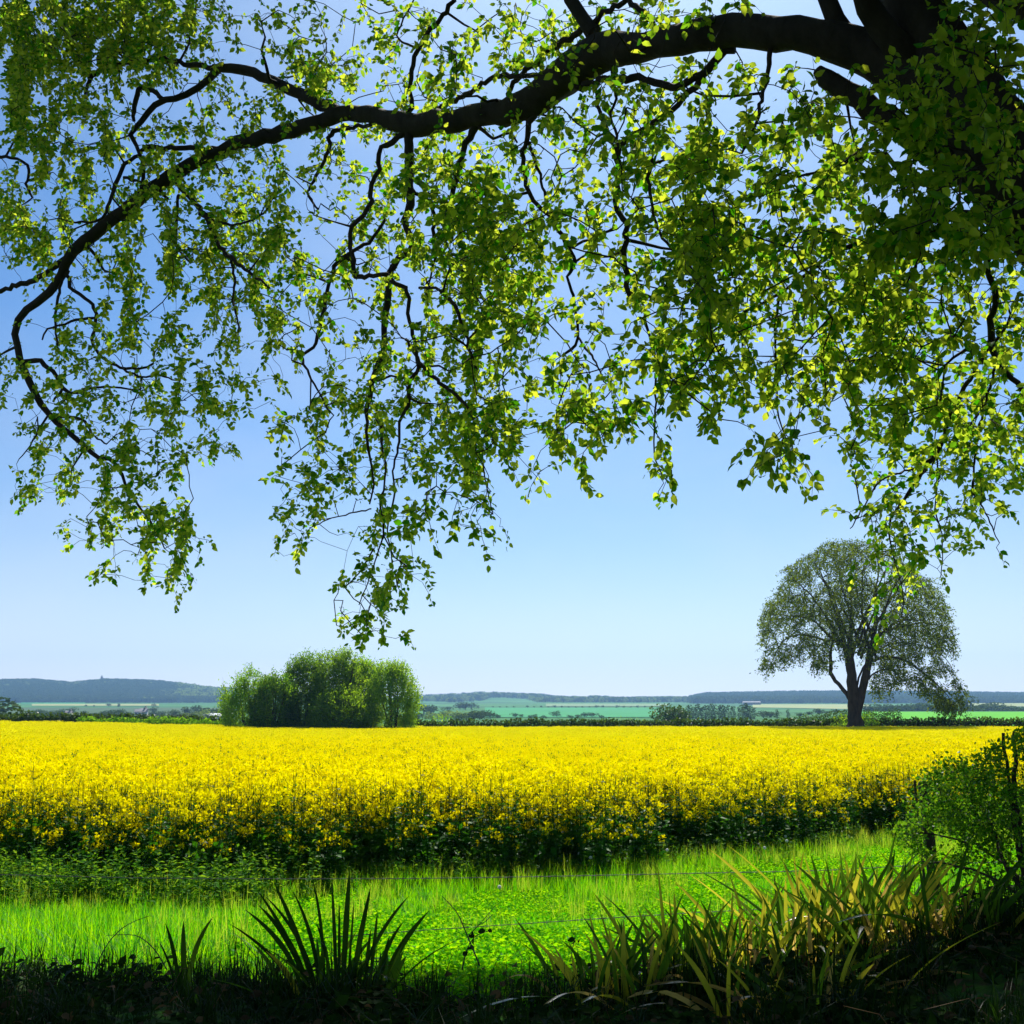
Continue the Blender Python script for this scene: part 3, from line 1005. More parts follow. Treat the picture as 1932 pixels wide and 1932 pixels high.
# trunk: outside the frame to the right, carrying the limbs
t0 = to3(2060, 480, 112, 0)[0]
a = Acc()
P, r_ = smooth_line([(4.15, 4.2, gz(4.1, 4.2) - .2), (4.05, 4.25, 1.9), (3.75, 4.5, 3.2), (t0[0] + .25, t0[1] - .1, t0[2] - .45), (t0[0] - .1, t0[1], t0[2] + .2)], [.62, .48, .43, .36, .24], .12)
tube(a, P, r_, 18, .5, True, .08)
local(beech, a)
a.obj("trunk", M_BARK, beech, smooth=True)
SKP.append(P)
SKR.append(r_)
SKP = np.concatenate(SKP)
SKR = np.concatenate(SKR)

# how full of leaves each part of the hanging crown is (0 open sky .. 9 dense), read off 40 px squares
FULL = [
    "9999999986624444" "0355421543236667" "5670000000006467",
    "9999999986401332" "2244235667754430" "0000000000007545",
    "9999999865303653" "5233563566750000" "0000000000026775",
    "9984346665411388" "4434672555636545" "5556360025665667",
    "9876320001313468" "5245563200066667" "2552255435777755",
    "8988751334536633" "0000000066776666" "6523378644888876",
    "6877873667772133" "6545566313666565" "5878887557787666",
    "3477656756444555" "6446776563455678" "9976537937777665",
    "5556645356664512" "3566778633466677" "9776668865666555",
    "8644546735777122" "3666788845665537" "8864887864777666",
    "8775457666788511" "5665799776664668" "8883778757899987",
    "3775554777788841" "6666779985676556" "9998666888888756",
    "3342477677777753" "5555799965336677" "8897455887587555",
    "0311266567768555" "4643479987256557" "8987778898876667",
    "0034346244558213" "3453368876413557" "6886777799876666",
    "0145445343545315" "3255578875324568" "8887567898777445",
    "2045346542645133" "3355567765522467" "7878878888765677",
    "5334324565553133" "4665678745634678" "7667787788776567",
    "3445445668212345" "6666678853677677" "6655677677788888",
    "1145456454611335" "6666678864788752" "4532411467888766",
    "0334564534400434" "4665778765763232" "1313531366666777",
    "0654475252400344" "5546678534341042" "1003650356566777",
    "0635267230000364" "4543566214030015" "0000340245555667",
    "0431466520000452" "1454455010000001" "0000000245545644",
    "0002556880000650" "1564435200000000" "0000000146433320",
    "0003444462000610" "2563102000000000" "0000000025543410",
    "0000231560000000" "1574000000000000" "0000000033521000",
    "0000000330000000" "5572000000000000" "0000000013400000",
    "0000000000000000" "4460000000000000" "0000000004000000",
    "0000000000000001" "3550000000000000" "0000000002000000",
]
CELL = 1932 / 48.0
r2 = np.random.default_rng(5)
spray_pos, spray_dir = [], []
for ri, line in enumerate(FULL):
    for ci, ch in enumerate(line):
        d = int(ch)
        if d == 0:
            continue
        cover = min(.965, (d / 9.0) ** 1.15 * .975)
        px0, py0 = ci * CELL, ri * CELL
        D = float(depth(px0 + CELL / 2, py0 + CELL / 2))
        leaf = .060
        proj = leaf * leaf * .56 * .55 * (FPX / D) ** 2
        n_leaf = -math.log(1 - cover) * CELL * CELL / proj
        n_leaf *= (2.2 if d < 8 else 2.8) * (1.0 + .25 * float(sstep(1050, 1300, px0))) * (1.35 if px0 < 380 and py0 < 190 else (1.18 if px0 < 1050 else 1.0))
        ns = n_leaf / 8.0
        ns = int(ns) + (r2.random() < ns - int(ns))
        for _ in range(ns):
            for _try in range(12):
                px, py = px0 + r2.uniform(-.12, 1.12) * CELL, py0 + r2.uniform(-.12, 1.12) * CELL
                q_ = .6 * vnoise(px + .22 * py, py * .42, 19, 15) + .4 * vnoise(px, py * .8, 46, 16)
                if q_ > .54 + .04 * r2.normal():
                    break
            layer = np.clip(r2.normal(0, .6), -1.1, 1.3) + (vnoise(px, py, 90, 9) - .5) * 1.8
            if px > 1620 and py < 480 and r2.random() < .8:
                layer = -1.0 + .35 * layer      # sprays hanging on the viewer's side of the trunk
            p = at(px, py, D + layer)
            spray_pos.append(p)
spray_pos = np.array(spray_pos)
tw = Acc()
# first the crooked branchlets, then the fine twigs that carry the leaves
pick = r2.choice(len(spray_pos), 520, replace=False)
blt = Acc()
bt = grow(SKP, SKR, spray_pos[pick], blt, tip_r=.0042, sag=.05, wob=.17, seg=.10, sides=5, rk=.65, rcap=.024)
local(beech, blt)
tag(blt.obj("branchlets", M_BARK, beech, smooth=True), kind="stuff")
SKP = np.concatenate([SKP] + [l_[1:] for l_ in bt])
SKR = np.concatenate([SKR] + [np.full(len(l_) - 1, .0045) for l_ in bt])
tips = grow(SKP, SKR, spray_pos, tw, tip_r=.0020, sag=.10, wob=.13, seg=.08, sides=4, rk=.62, rcap=.017)
LP, LD, LU, LS = [], [], [], []
for line in tips:
    if line is None:
        continue
    m = len(line) - 1
    axis = line[-1] - line[-2]
    axis = norm(axis)
    axis = norm(axis + np.array([-.1, 0, -.6]) + r2.normal(size=3) * .25)
    nl = int(r2.integers(7, 13))
    Ls = r2.uniform(.10, .22)
    side = norm(np.cross(axis, norm(r2.normal(size=3) * .6 + np.array([0, 0, 1.0]))))
    sp0 = line[-1] - axis * Ls * .45
    ctr = sp0 + axis * Ls
    tube(tw, [line[-1], (line[-1] + ctr) / 2 + r2.normal(size=3) * .008, ctr], [.0016, .0013, .0009], 3, None, False)
    for k in range(nl):
        t = (k + .5) / nl
        s = 1 if k % 2 else -1
        b = sp0 + axis * Ls * t + r2.normal(size=3) * .012
        ld = norm(axis * r2.uniform(.4, 1.0) + side * s * .9 + np.array([0, 0, -.25]) + r2.normal(size=3) * .3)
        LP.append(b)
        LD.append(ld)
        LU.append(norm(np.cross(side, axis) * .5 * r2.choice([1, 1, -1]) + np.array(to_sun) * .75 + r2.normal(size=3) * .55))
        LS.append(r2.choice([.034, .044, .054, .064]) * r2.uniform(.85, 1.12))
LP, LD, LU, LS = map(np.array, (LP, LD, LU, LS))
print("beech leaves", len(LP), "sprays", len(spray_pos))
M = frames(LD, LU)
# the 300 leaves that show largest are leaves of their own
rel = LP - EYE
dist = np.linalg.norm(rel, axis=1)
dz = rel @ FWD
inx = np.abs(rel[:, 0] / dz) < .44
iny = np.abs((rel @ UPV) / dz) < .44
facing = np.abs(np.einsum('ni,ni->n', M[:, :, 2], rel / dist[:, None]))
size = np.where(inx & iny, LS / dist * (.3 + facing), 0)
big = np.argsort(-size)[:300]
mask = np.ones(len(LP), bool)
mask[big] = False
fol = Acc()
place(fol, BEECH_V, BEECH_F, LP[mask], M[mask], LS[mask], r2.random(mask.sum()))
local(beech, fol)
tag(fol.obj("foliage", M_BEECH, beech), kind="stuff")
local(beech, tw)
tag(tw.obj("twigs", M_BARK, beech), kind="stuff")
leaf_me = []
for k in range(5):
    a = Acc()
    V = np.array(BEECH_V) * (1, 1, 1.0 + .5 * k) + np.random.default_rng(k).normal(size=(8, 3)) * .015
    a.add(V, BEECH_F, .15 + .17 * k)
    leaf_me.append(a.mesh("leaf", M_BEECH))
from mathutils import Matrix
bo = np.array(beech.location)
for k in big:
    o = bpy.data.objects.new("leaf", leaf_me[int(k) % 5])
    COL.objects.link(o)
    o.parent = beech
    mm = Matrix.Identity(4)
    for i in range(3):
        for j in range(3):
            mm[i][j] = M[k][i, j] * LS[k]
        mm[i][3] = LP[k][i] - bo[i]
    o.matrix_local = mm

# the rest of the crown, above and behind the viewer
r3 = np.random.default_rng(9)
N = 60000
X = r3.uniform(-11, 12, N)
Y = r3.uniform(-7, 15, N)
Z = r3.uniform(4.6, 15, N)
yg = Y - (Z - 1) * .829                      # where the shade of a leaf falls
ok = (Z > 2.6 + .70 * np.maximum(Y, 0) + .5) | (Y < 0)
ok &= (yg < 2.6)
ok &= (((X - 1) / 11.5) ** 2 + ((Y - 3) / 12) ** 2 + ((Z - 5.5) / 9) ** 2) < 1
ok &= vnoise(X * 1.0, Y * 1.0 + Z * 1.7, 1.6, 4) > .22
Pc = np.stack([X, Y, Z], -1)[ok]
# unseen leaves added up the sun's direction to shade the bank and hanging sprays
N2 = 52000
xg, yg2 = r3.uniform(-8, 9, N2), r3.uniform(-1, 8.0, N2)
edge_ = 7.5 + 1.0 * (vnoise(xg, yg2, 1.9, 12) - .5) - .55 * sstep(.3, 1.6, xg) * (1 - sstep(3.2, 4.2, xg))
keep = (yg2 < edge_) & ((yg2 > 5.3) | (r3.random(N2) < .05) | ((xg > 1.6) & (vnoise(xg, yg2, 1.1, 14) > .42)) | ((xg < -2.4) & (yg2 > 2.4) & (yg2 < 4.9) & (r3.random(N2) < .6)))
xg, yg2 = xg[keep], yg2[keep]
S = np.array(to_sun)
d2 = S[2] - .66 * S[1]
tt = (2.6 + .66 * yg2 + .5 - 1.0) / d2 + r3.uniform(.2, 3.2, len(xg))
Pc = np.concatenate([Pc, np.stack([xg + tt * S[0], yg2 + tt * S[1], 1.0 + tt * S[2]], -1)])
a = Acc()
m_ = len(Pc)
place(a, BEECH_V, BEECH_F, Pc, frames(norm(r3.normal(size=(m_, 3)) + (0, 0, -.5)), r3.normal(size=(m_, 3)) * .5 + (0, 0, 1)), r3.uniform(.13, .24, m_), r3.random(m_))
local(beech, a)
tag(a.obj("crown", M_OVERHEAD, beech), kind="stuff")  # upper crown together with the unseen leaves added for shade
a = Acc()
for e in ((-4, 9, 9.8), (-6, 4, 8.5), (1, 12, 12), (6, 10, 11), (-2, 2, 9), (4, -3, 9), (8, 3, 9), (-7, -2, 7), (0, -6, 8)):
    s = np.array([3.3, 4.9, 5.5])
    e = np.array(e, float)
    P, r_ = smooth_line([s, s * .5 + e * .5 + (0, 0, 1.2), e], [.2, .11, .03], .3)
    tube(a, P, r_, 7, .5)
local(beech, a)
tag(a.obj("upper_limbs", M_BARK, beech, smooth=True), kind="stuff")

# ================================================================== THE BIG TREE IN THE FIELD
FT_Y = 112.0


def zt(x, y, Y):
    """point of the field tree, measured on an enlargement of the photo"""
    return at(1302 + x * .326, 986.5 + y * .326, Y)


ft_b = zt(952, 1166, FT_Y)
ftree = empty("field_tree", (ft_b[0], FT_Y, gz(ft_b[0], FT_Y) - .1), "big solitary tree with forked trunk and drooping thin crown beyond the yellow field", "tree")
STEMS = [
    ("trunk", [(955, 1200, 60), (955, 1150, 50), (948, 1060, 42), (946, 985, 38), (932, 880, 33), (918, 760, 30), (905, 715, 26)]),
    ("trunk", [(965, 1100, 30), (988, 1000, 26), (1012, 905, 26), (1036, 790, 25), (1058, 690, 22)]),
    ("limb", [(935, 1040, 16), (905, 990, 15), (860, 935, 13), (815, 868, 13), (814, 790, 11), (820, 700, 9), (830, 600, 6), (815, 480, 3)]),
    ("limb", [(905, 725, 20), (860, 690, 14), (790, 640, 9), (700, 560, 5), (560, 535, 3.5), (450, 530, 2)]),
    ("limb", [(835, 680, 9), (790, 680, 8), (700, 655, 7), (610, 650, 5), (530, 700, 4), (480, 800, 2)]),
    ("limb", [(925, 780, 20), (932, 600, 13), (936, 480, 9), (930, 300, 4), (935, 150, 2)]),
    ("limb", [(900, 720, 16), (855, 570, 10), (805, 410, 6), (745, 270, 3), (700, 210, 2)]),
    ("limb", [(870, 690, 10), (760, 500, 6), (660, 380, 4), (570, 290, 2)]),
    ("limb", [(1055, 700, 18), (1076, 560, 12), (1072, 430, 8), (1090, 260, 4), (1080, 140, 2)]),
    ("limb", [(1060, 660, 14), (1000, 520, 9), (995, 380, 6), (1010, 230, 3)]),
    ("limb", [(1072, 600, 11), (1170, 430, 7), (1260, 300, 4), (1300, 250, 2)]),
    ("limb", [(1060, 660, 13), (1190, 600, 9), (1300, 490, 5), (1400, 390, 2)]),
    ("limb", [(1150, 620, 8), (1330, 580, 6), (1440, 600, 4), (1520, 700, 2)]),
    ("limb", [(1045, 800, 12), (1150, 775, 10), (1250, 800, 9), (1330, 850, 7), (1420, 930, 5), (1490, 1000, 3), (1545, 1090, 2)]),
    ("limb", [(1036, 905, 6), (1060, 875, 5), (1110, 848, 5), (1180, 860, 4), (1240, 920, 2)]),
    ("limb", [(1050, 760, 8), (1160, 700, 6), (1300, 700, 4), (1450, 760, 3), (1530, 860, 2)]),
    ("limb", [(950, 990, 8), (975, 900, 7), (1000, 840, 6), (1030, 790, 5)]),
    ("limb", [(812, 780, 3), (770, 770, 2.5), (720, 790, 2), (700, 830, 1.5)]),
    ("limb", [(950, 600, 8), (890, 420, 5), (860, 250, 3), (830, 150, 2)]),
    ("limb", [(1090, 560, 6), (1180, 500, 4), (1250, 380, 3), (1200, 240, 2)]),
]
r4 = np.random.default_rng(21)
fp, fr = [], []
m_px = .326 * FT_Y / FPX
for k, (nm, st) in enumerate(STEMS):
    off = 0 if k < 2 else r4.uniform(-4.2, 4.2)
    n = len(st)
    pts, rad = [], []
    for i, (x, y, r) in enumerate(st):
        Y = FT_Y + off * (i / (n - 1)) + (-.3 if k == 1 else 0)
        pts.append(zt(x, y, Y))
        rad.append(r * m_px * .86)
    P, r_ = smooth_line(pts, rad, .5)
    P[1:] += r4.normal(size=P[1:].shape) * .04
    a = Acc()
    tube(a, P, np.maximum(r_, .02), 10 if nm == "trunk" else 6, .5, True, .12)
    local(ftree, a)
    a.obj(nm, M_BARK_FAR, ftree, smooth=True)
    fp.append(P)
    fr.append(r_)
# limbs towards and away from the viewer
c0 = zt(1000, 700, FT_Y)
for k in range(14):
    az = r4.uniform(0, 6.28)
    s = c0 + (r4.uniform(-1.3, 1.3), 0, r4.uniform(-1.5, 1))
    L = r4.uniform(4, 8)
    e = s + np.array([math.cos(az) * L * .6, math.sin(az) * L, r4.uniform(1, 8)])
    P, r_ = smooth_line([s, (s + e) / 2 + (0, 0, r4.uniform(.4, 1.5)), e], [.15, .09, .04], .5)
    a = Acc()
    tube(a, P, r_, 6, .5, True, .1)
    local(ftree, a)
    a.obj("limb", M_BARK_FAR, ftree, smooth=True)
    fp.append(P)
    fr.append(r_)
fp, fr = np.concatenate(fp), np.concatenate(fr)
CROWN = [(830, 100), (950, 95), (1100, 120), (1200, 180), (1330, 290), (1430, 350), (1490, 480), (1510, 620), (1545, 740), (1490, 800), (1570, 930), (1585, 1080), (1510, 1100), (1460, 1090),
         (1370, 1010), (1290, 950), (1200, 930), (1130, 1000), (1060, 990), (1050, 900), (1090, 830), (1010, 790), (930, 770), (840, 770), (760, 850), (700, 850), (690, 770), (600, 790), (500, 830), (410, 870), (430, 780),
         (405, 600), (420, 510), (500, 400), (560, 310), (545, 260), (680, 190), (760, 120)]


def inside(poly, x, y):
    c = np.zeros(len(x), bool)
    n = len(poly)
    for i in range(n):
        x1, y1 = poly[i]
        x2, y2 = poly[(i + 1) % n]
        hit = ((y1 > y) != (y2 > y)) & (x < (x2 - x1) * (y - y1) / (y2 - y1 + 1e-9) + x1)
        c ^= hit
    return c


x = r4.uniform(390, 1600, 14000)
y = r4.uniform(80, 1110, 14000)
ok = inside(CROWN, x, y) & (vnoise(x, y, 75, 3) + vnoise(x, y, 30, 8) * .6 > .52)
x, y = x[ok], y[ok]
hw = 9.0 * np.sqrt(np.clip(1 - ((x - 1000) / 640) ** 2 - ((y - 640) / 640) ** 2 * .6, .02, 1))
Yd = FT_Y + r4.uniform(-1, 1, len(x)) * hw
TA = np.array([zt(x[i], y[i], Yd[i]) for i in range(len(x))])
TA = TA[:5200]
tw = Acc()
tips = grow(fp, fr, TA, tw, tip_r=.012, sag=.12, wob=.07, seg=.6, sides=3, rk=.6, rcap=.02)
LP, LD, LS = [], [], []
for ln in tips:
    ax = norm(norm(ln[-1] - ln[-2]) + np.array([0, 0, -.9]) + r4.normal(size=3) * .3)
    L = r4.uniform(.5, 1.2)
    e = ln[-1] + ax * L
    tube(tw, [ln[-1], e + (0, 0, .05)], [.011, .007], 3, None, False)
    for _ in range(int(r4.integers(7, 14))):
        LP.append(ln[-1] + ax * L * r4.uniform(-.4, 1.05) + r4.normal(size=3) * .10)
        LD.append(ax + r4.normal(size=3) * .8)
        LS.append(r4.uniform(.14, .27))
LP, LD, LS = map(np.array, (LP, LD, LS))
fo = Acc()
place(fo, OVAL_V, OVAL_F, LP, frames(LD, r4.normal(size=LP.shape)), LS, r4.random(len(LP)))
local(ftree, fo)
tag(fo.obj("foliage", M_FIELDTREE, ftree), kind="stuff")
local(ftree, tw)
tag(tw.obj("twigs", M_TWIG_FAR, ftree), kind="stuff")

# ================================================================== THE CLUMP OF BUSHY TREES
def clump_tree(cx, top, hw, base, Y, mat, dense, label, trunks=2, lean=0.0, seed=0, hole=.25):
    r = np.random.default_rng(seed)
    X = lambda x: at(394.6 + x * .2247, 1330, Y)[0]
    xc = X(cx)
    W = (X(cx + hw) - X(cx - hw)) / 2
    zb = gz(xc, Y)
    H = at(394.6 + cx * .2247, 1183.8 + top * .2247, Y)[2] - zb
    t = empty("bushy_tree", (xc, Y, zb - .1), label, "tree", "clump of bushy trees at the far edge of the yellow field")
    SP, SR = [], []
    for k in range(trunks + 3):
        s = np.array([xc + r.uniform(-.25, .25) * W, Y + r.uniform(-.3, .3), zb - .2])
        e = np.array([xc + r.uniform(-.75, .75) * W, Y + r.uniform(-1, 1) * W * .6, zb + H * r.uniform(.6, .92)])
        P, r_ = smooth_line([s, s * .5 + e * .5 + (r.uniform(-.3, .3), 0, .3), e], [.14, .09, .02], .4)
        a = Acc()
        tube(a, P, r_, 6, .5)
        local(t, a)
        a.obj("trunk" if k < trunks else "limb", M_BARK_FAR, t, smooth=True)
        SP.append(P)
        SR.append(r_)
    SP, SR = np.concatenate(SP), np.concatenate(SR)
    n = int(900 * dense)
    d = norm(r.normal(size=(n, 3)))
    rad = r.uniform(.35, 1.0, n) ** .45
    sh = 1 + .30 * (vnoise(d[:, 0] * 3 + seed, d[:, 2] * 3 + d[:, 1] * 2, .8, seed) - .5)
    A = np.stack([xc + d[:, 0] * W * rad * sh, Y + d[:, 1] * W * .8 * rad * sh, zb + H * .47 + d[:, 2] * H * .53 * rad * sh], -1)
    A[:, 2] = np.maximum(A[:, 2], zb + .15)
    A = A[vnoise(A[:, 0] * 1.0, A[:, 2] + A[:, 1] * .7, .9, seed + 3) > hole]
    tw = Acc()
    tips = grow(SP, SR, A, tw, tip_r=.008, sag=.05, wob=.05, seg=.5, sides=3, rk=.5, rcap=.012)
    LP, LD, LS = [], [], []
    for ln in tips:
        ax = norm(norm(ln[-1] - np.array([xc, Y, zb + H * .35])) + (0, 0, .55) + r.normal(size=3) * .35)
        L = r.uniform(.35, .8)
        m_ = int(r.integers(12, 20))
        LP.append(ln[-1] + ax * (L * r.uniform(-.5, 1.0, m_))[:, None] + r.normal(size=(m_, 3)) * .12)
        LD.append(ax + r.normal(size=(m_, 3)) * .8)
        LS.append(r.uniform(.11, .21, m_))
        if r.random() < .08:
            tube(tw, [ln[-1], ln[-1] + ax * L * 1.5], [.012, .006], 3, None, False)
    LP, LD, LS = np.concatenate(LP), np.concatenate(LD), np.concatenate(LS)
    f = Acc()
    place(f, OVAL_V, OVAL_F, LP, frames(LD, r.normal(size=LP.shape)), LS, r.random(len(LP)))
    local(t, f)
    tag(f.obj("foliage", mat, t), kind="stuff")
    local(t, tw)
    tag(tw.obj("twigs", M_BARK_FAR, t), kind="stuff")


clump_tree(330, 365, 215, 860, 105, M_BUSH_PALE, 1.7, "pale yellow-green tree at the left end of the clump", seed=1)
clump_tree(560, 400, 210, 860, 103.5, M_BUSH_DARK, 1.5, "low dark green tree second from left in the clump", seed=2, hole=.1)
clump_tree(800, 235, 200, 860, 106.5, M_BUSH_DARK, 1.9, "tall dark green tree left of the middle of the clump", seed=3, hole=.1)
clump_tree(1060, 200, 220, 860, 105, M_BUSH_DARK, 2.1, "tallest dark tree with lit yellow top in the middle of the clump", seed=4, hole=.1)
clump_tree(1270, 255, 180, 860, 107, M_BUSH_PALE, 1.9, "lime green tree right of the tallest one in the clump", seed=5, hole=.15)
clump_tree(1120, 520, 260, 860, 102.5, M_BUSH_DARK, 1.3, "low dark bushy growth at the foot of the middle of the clump", seed=7, hole=.05)
clump_tree(1530, 285, 215, 860, 104.5, M_BUSH_PALE, 1.75, "thin see-through pale tree at the right end of the clump", trunks=3, seed=6, hole=.24)

# ================================================================== FIELD HEDGES
def hedge(xa, xb, Ya, Yb, h, th, label, mat=M_HEDGE, seed=0, n_per_m=560, row=None):
    r = np.random.default_rng(seed)
    pa, pb = at(xa, 1330, Ya), at(xb, 1330, Yb)
    L = math.dist(pa[:2], pb[:2])
    o_x, o_y = (pa[0] + pb[0]) / 2, (Ya + Yb) / 2
    t = empty("hedge", (o_x, o_y, gz(o_x, o_y)), label, "hedge")
    n = int(L * n_per_m)
    u = r.random(n)
    bx = pa[0] + (pb[0] - pa[0]) * u
    by = Ya + (Yb - Ya) * u
    hh = h * (.92 + .16 * vnoise(bx, by, 1.6, seed) + .15 * (vnoise(bx, by, .6, seed + 1) - .5))
    ang = r.uniform(-.3, math.pi + .3, n)
    q = r.uniform(.55, 1.05, n)
    x = bx + r.normal(size=n) * .1
    y = by + np.cos(ang) * th * .5 * q * np.where(np.abs(np.cos(ang)) > .2, 1, 1)
    z = ground(bx, by) + hh * np.clip(.5 + np.sin(ang) * .55 * q - r.random(n) * .5 * (r.random(n) < .5), .02, 1.05)
    P = np.stack([x, y, z], -1)
    a = Acc()
    place(a, CARD_V, CARD_F, P, frames(norm(r.normal(size=(n, 3)) + (0, 0, .5)), r.normal(size=(n, 3))), r.uniform(.10, .24, n), r.random(n) ** 1.3)
    local(t, a)
    tag(a.obj("foliage", mat, t), kind="stuff")
    a = Acc()
    for k in range(int(L / 1.2)):
        uu = r.random()
        x0, y0 = pa[0] + (pb[0] - pa[0]) * uu, Ya + (Yb - Ya) * uu
        z0 = gz(x0, y0)
        tube(a, [(x0, y0, z0 - .1), (x0 + r.normal() * .15, y0 + r.normal() * .1, z0 + h * .8)], [.035, .012], 4, .5, False)
    local(t, a)
    tag(a.obj("stems", M_BARK_FAR, t), kind="stuff")


hedge(745, 1605, 116, 115.5, 2.0, 1.4, "long clipped dark hedge between the bush clump and the big field tree", seed=1)
hedge(1622, 2050, 115, 113, 1.85, 1.3, "dark hedge along the field edge right of the big field tree", seed=2)
hedge(-120, 447, 117, 117, 2.2, 1.2, "dark hedge along the far edge at the left of the bush clump", seed=3)
hedge(1040, 1700, 200, 190, 2.4, 1.3, "second thinner hedge line seen just above the long hedge", seed=4, n_per_m=220)
hedge(150, 447, 112.5, 111.6, 1.6, 1.2, "low lighter green bank of growth in front of the left hedge", mat=M_VERGE, seed=5, n_per_m=300)
hedge(-120, 150, 128, 124, 1.6, 1.2, "ragged low hedge at the far left behind the crop", seed=6)
# light grass strip beyond the hedge
strip("verge", 100, 1620, 118.5, 330, rough_mat("verge_turf", (.10, .26, .02), (.2, .36, .04), .6, .2, .95), .05)
# small shrubs by the field tree's foot
def shrub(px, Y, h, w, label, seed, mat=M_BUSH_PALE):
    r = np.random.default_rng(seed)
    x = at(px, 1330, Y)[0]
    t = empty("shrub", (x, Y, gz(x, Y)), label, "shrub")
    n = 700
    d = norm(r.normal(size=(n, 3)))
    P = np.array([x, Y, gz(x, Y) + h * .5]) + d * np.array([w * .5, w * .5, h * .5]) * (r.random(n) ** .4)[:, None]
    a = Acc()
    place(a, OVAL_V, OVAL_F, P, frames(d + r.normal(size=(n, 3)), r.normal(size=(n, 3))), r.uniform(.12, .25, n), r.random(n))
    local(t, a)
    tag(a.obj("foliage", mat, t), kind="stuff")
    a = Acc()
    for k in range(4):
        tube(a, [(x, Y, gz(x, Y) - .1), (x + r.uniform(-.4, .4) * w, Y, gz(x, Y) + h * .8)], [.04, .015], 4, .5)
    local(t, a)
    tag(a.obj("stems", M_BARK_FAR, t), kind="stuff")


shrub(1593, 113.5, 2.4, 2.6, "lime green sapling hugging the left foot of the big field tree", 1)
shrub(1638, 113.8, 2.6, 1.8, "small dark sapling at the right foot of the big field tree", 2, M_BUSH_DARK)
shrub(832, 119, 2.9, 4.2, "bright green shrub poking above the long hedge right of the clump", 3)
shrub(1175, 200, 3.3, 9, "yellow-green shrub poking above the second hedge", 4)

# ================================================================== THE RAPE CROP
def rape_patch(seed, w=1.0, n=24, leaf_k=1.0, bloom=1.0, low=.60):
    r = np.random.default_rng(seed)
    yel, grn = Acc(), Acc()
    for _ in range(n):
        x, y = r.uniform(-w / 2, w / 2, 2)
        H = r.normal(1.24, .10)
        lean = r.normal(size=2) * .06
        top = np.array([x + lean[0], y + lean[1], H])
        bot = np.array([x, y, 0])
        tube(grn, [bot, (bot + top) / 2, top], [.007, .006, .003], 3, .35, False)
        heads = [(top, 1.15)]
        for b in range(int(r.integers(5, 9))):
            t = r.uniform(low, .90)
            s = bot + (top - bot) * t
            az = r.uniform(0, 6.28)
            l = r.uniform(.08, .22)
            e = s + np.array([math.cos(az) * l, math.sin(az) * l, r.uniform(.08, .30)])
            e[2] = min(e[2], H + .03)
            tube(grn, [s, (s + e) / 2 + (math.cos(az) * .03, math.sin(az) * .03, -.02), e], [.004, .0035, .002], 3, .4, False)
            heads.append((e, r.uniform(.7, 1.1)))
        for hp, hs in heads:
            if r.random() > bloom:
                continue
            m = 22
            d = norm(r.normal(size=(m, 3)) + (0, 0, .6))
            rad = .056 * hs
            P = hp + d * rad * r.uniform(.6, 1.1, m)[:, None] - np.array([0, 0, 1]) * r.uniform(0, .05, m)[:, None] * hs
            place(yel, CARD_V, CARD_F, P, frames(d + r.normal(size=(m, 3)) * .5, r.normal(size=(m, 3))), r.uniform(.024, .038, m), r.random(m))
            place(grn, CARD_V, CARD_F, hp - np.array([0, 0, .06]) + r.normal(size=(5, 3)) * .02, frames(r.normal(size=(5, 3)) + (0, 0, .8)), r.uniform(.02, .035, 5) * .8, .7)
        m = int(11 * leaf_k)
        d = r.normal(size=(m, 3))
        d[:, 2] = r.uniform(-.5, .5, m)
        hz = r.uniform(.08, .92, m) * H
        P = bot + (top - bot) * (hz / H)[:, None]
        place(grn, OVAL_V, OVAL_F, P, frames(d, np.tile([0, 0, 1.0], (m, 1)) + r.normal(size=(m, 3)) * .3), np.interp(hz, [0, .6, 1.1], [.22, .15, .06]) * r.uniform(.7, 1.2, m), r.random(m))
    return yel, grn


def two_mat(yel, grn, name):
    me1 = yel.mesh(name, [M_PETAL, M_STEM])
    # join green part by rebuilding as one mesh with two slots
    a = Acc()
    a.v, a.t, a.q, a.tt, a.tq, a.n = list(yel.v), list(yel.t), list(yel.q), list(yel.tt), list(yel.tq), yel.n
    nt_y, nq_y = sum(map(len, yel.t)), sum(map(len, yel.q))
    for t_ in grn.t:
        a.t.append(t_ + yel.n)
    for q_ in grn.q:
        a.q.append(q_ + yel.n)
    a.v += grn.v
    a.tt += grn.tt
    a.tq += grn.tq
    nt_g, nq_g = sum(map(len, grn.t)), sum(map(len, grn.q))
    me = a.mesh(name, [M_PETAL, M_STEM])
    mi = np.concatenate([np.zeros(nt_y), np.ones(nt_g), np.zeros(nq_y), np.ones(nq_g)]).astype(np.int32)
    me.polygons.foreach_set("material_index", mi)
    bpy.data.meshes.remove(me1)
    return me


def far_patch(seed, w=3.0, n=1500, s=.055):
    r = np.random.default_rng(seed)
    yel, grn = Acc(), Acc()
    P = np.stack([r.uniform(-w / 2, w / 2, n), r.uniform(-w / 2, w / 2, n), 0 * r.random(n)], -1)
    P[:, 2] = 1.08 + .16 * vnoise(P[:, 0], P[:, 1], .25, seed) - r.random(n) ** 2 * .22
    place(yel, CARD_V, CARD_F, P, frames(r.normal(size=(n, 3)) + (0, 0, .3), r.normal(size=(n, 3))), r.uniform(.7, 1.3, n) * s, r.random(n))
    m = n // 3
    P = np.stack([r.uniform(-w / 2, w / 2, m), r.uniform(-w / 2, w / 2, m), r.uniform(.2, 1.0, m)], -1)
    place(grn, CARD_V, CARD_F, P, frames(r.normal(size=(m, 3)), r.normal(size=(m, 3))), r.uniform(.7, 1.3, m) * .14, r.random(m))
    return yel, grn


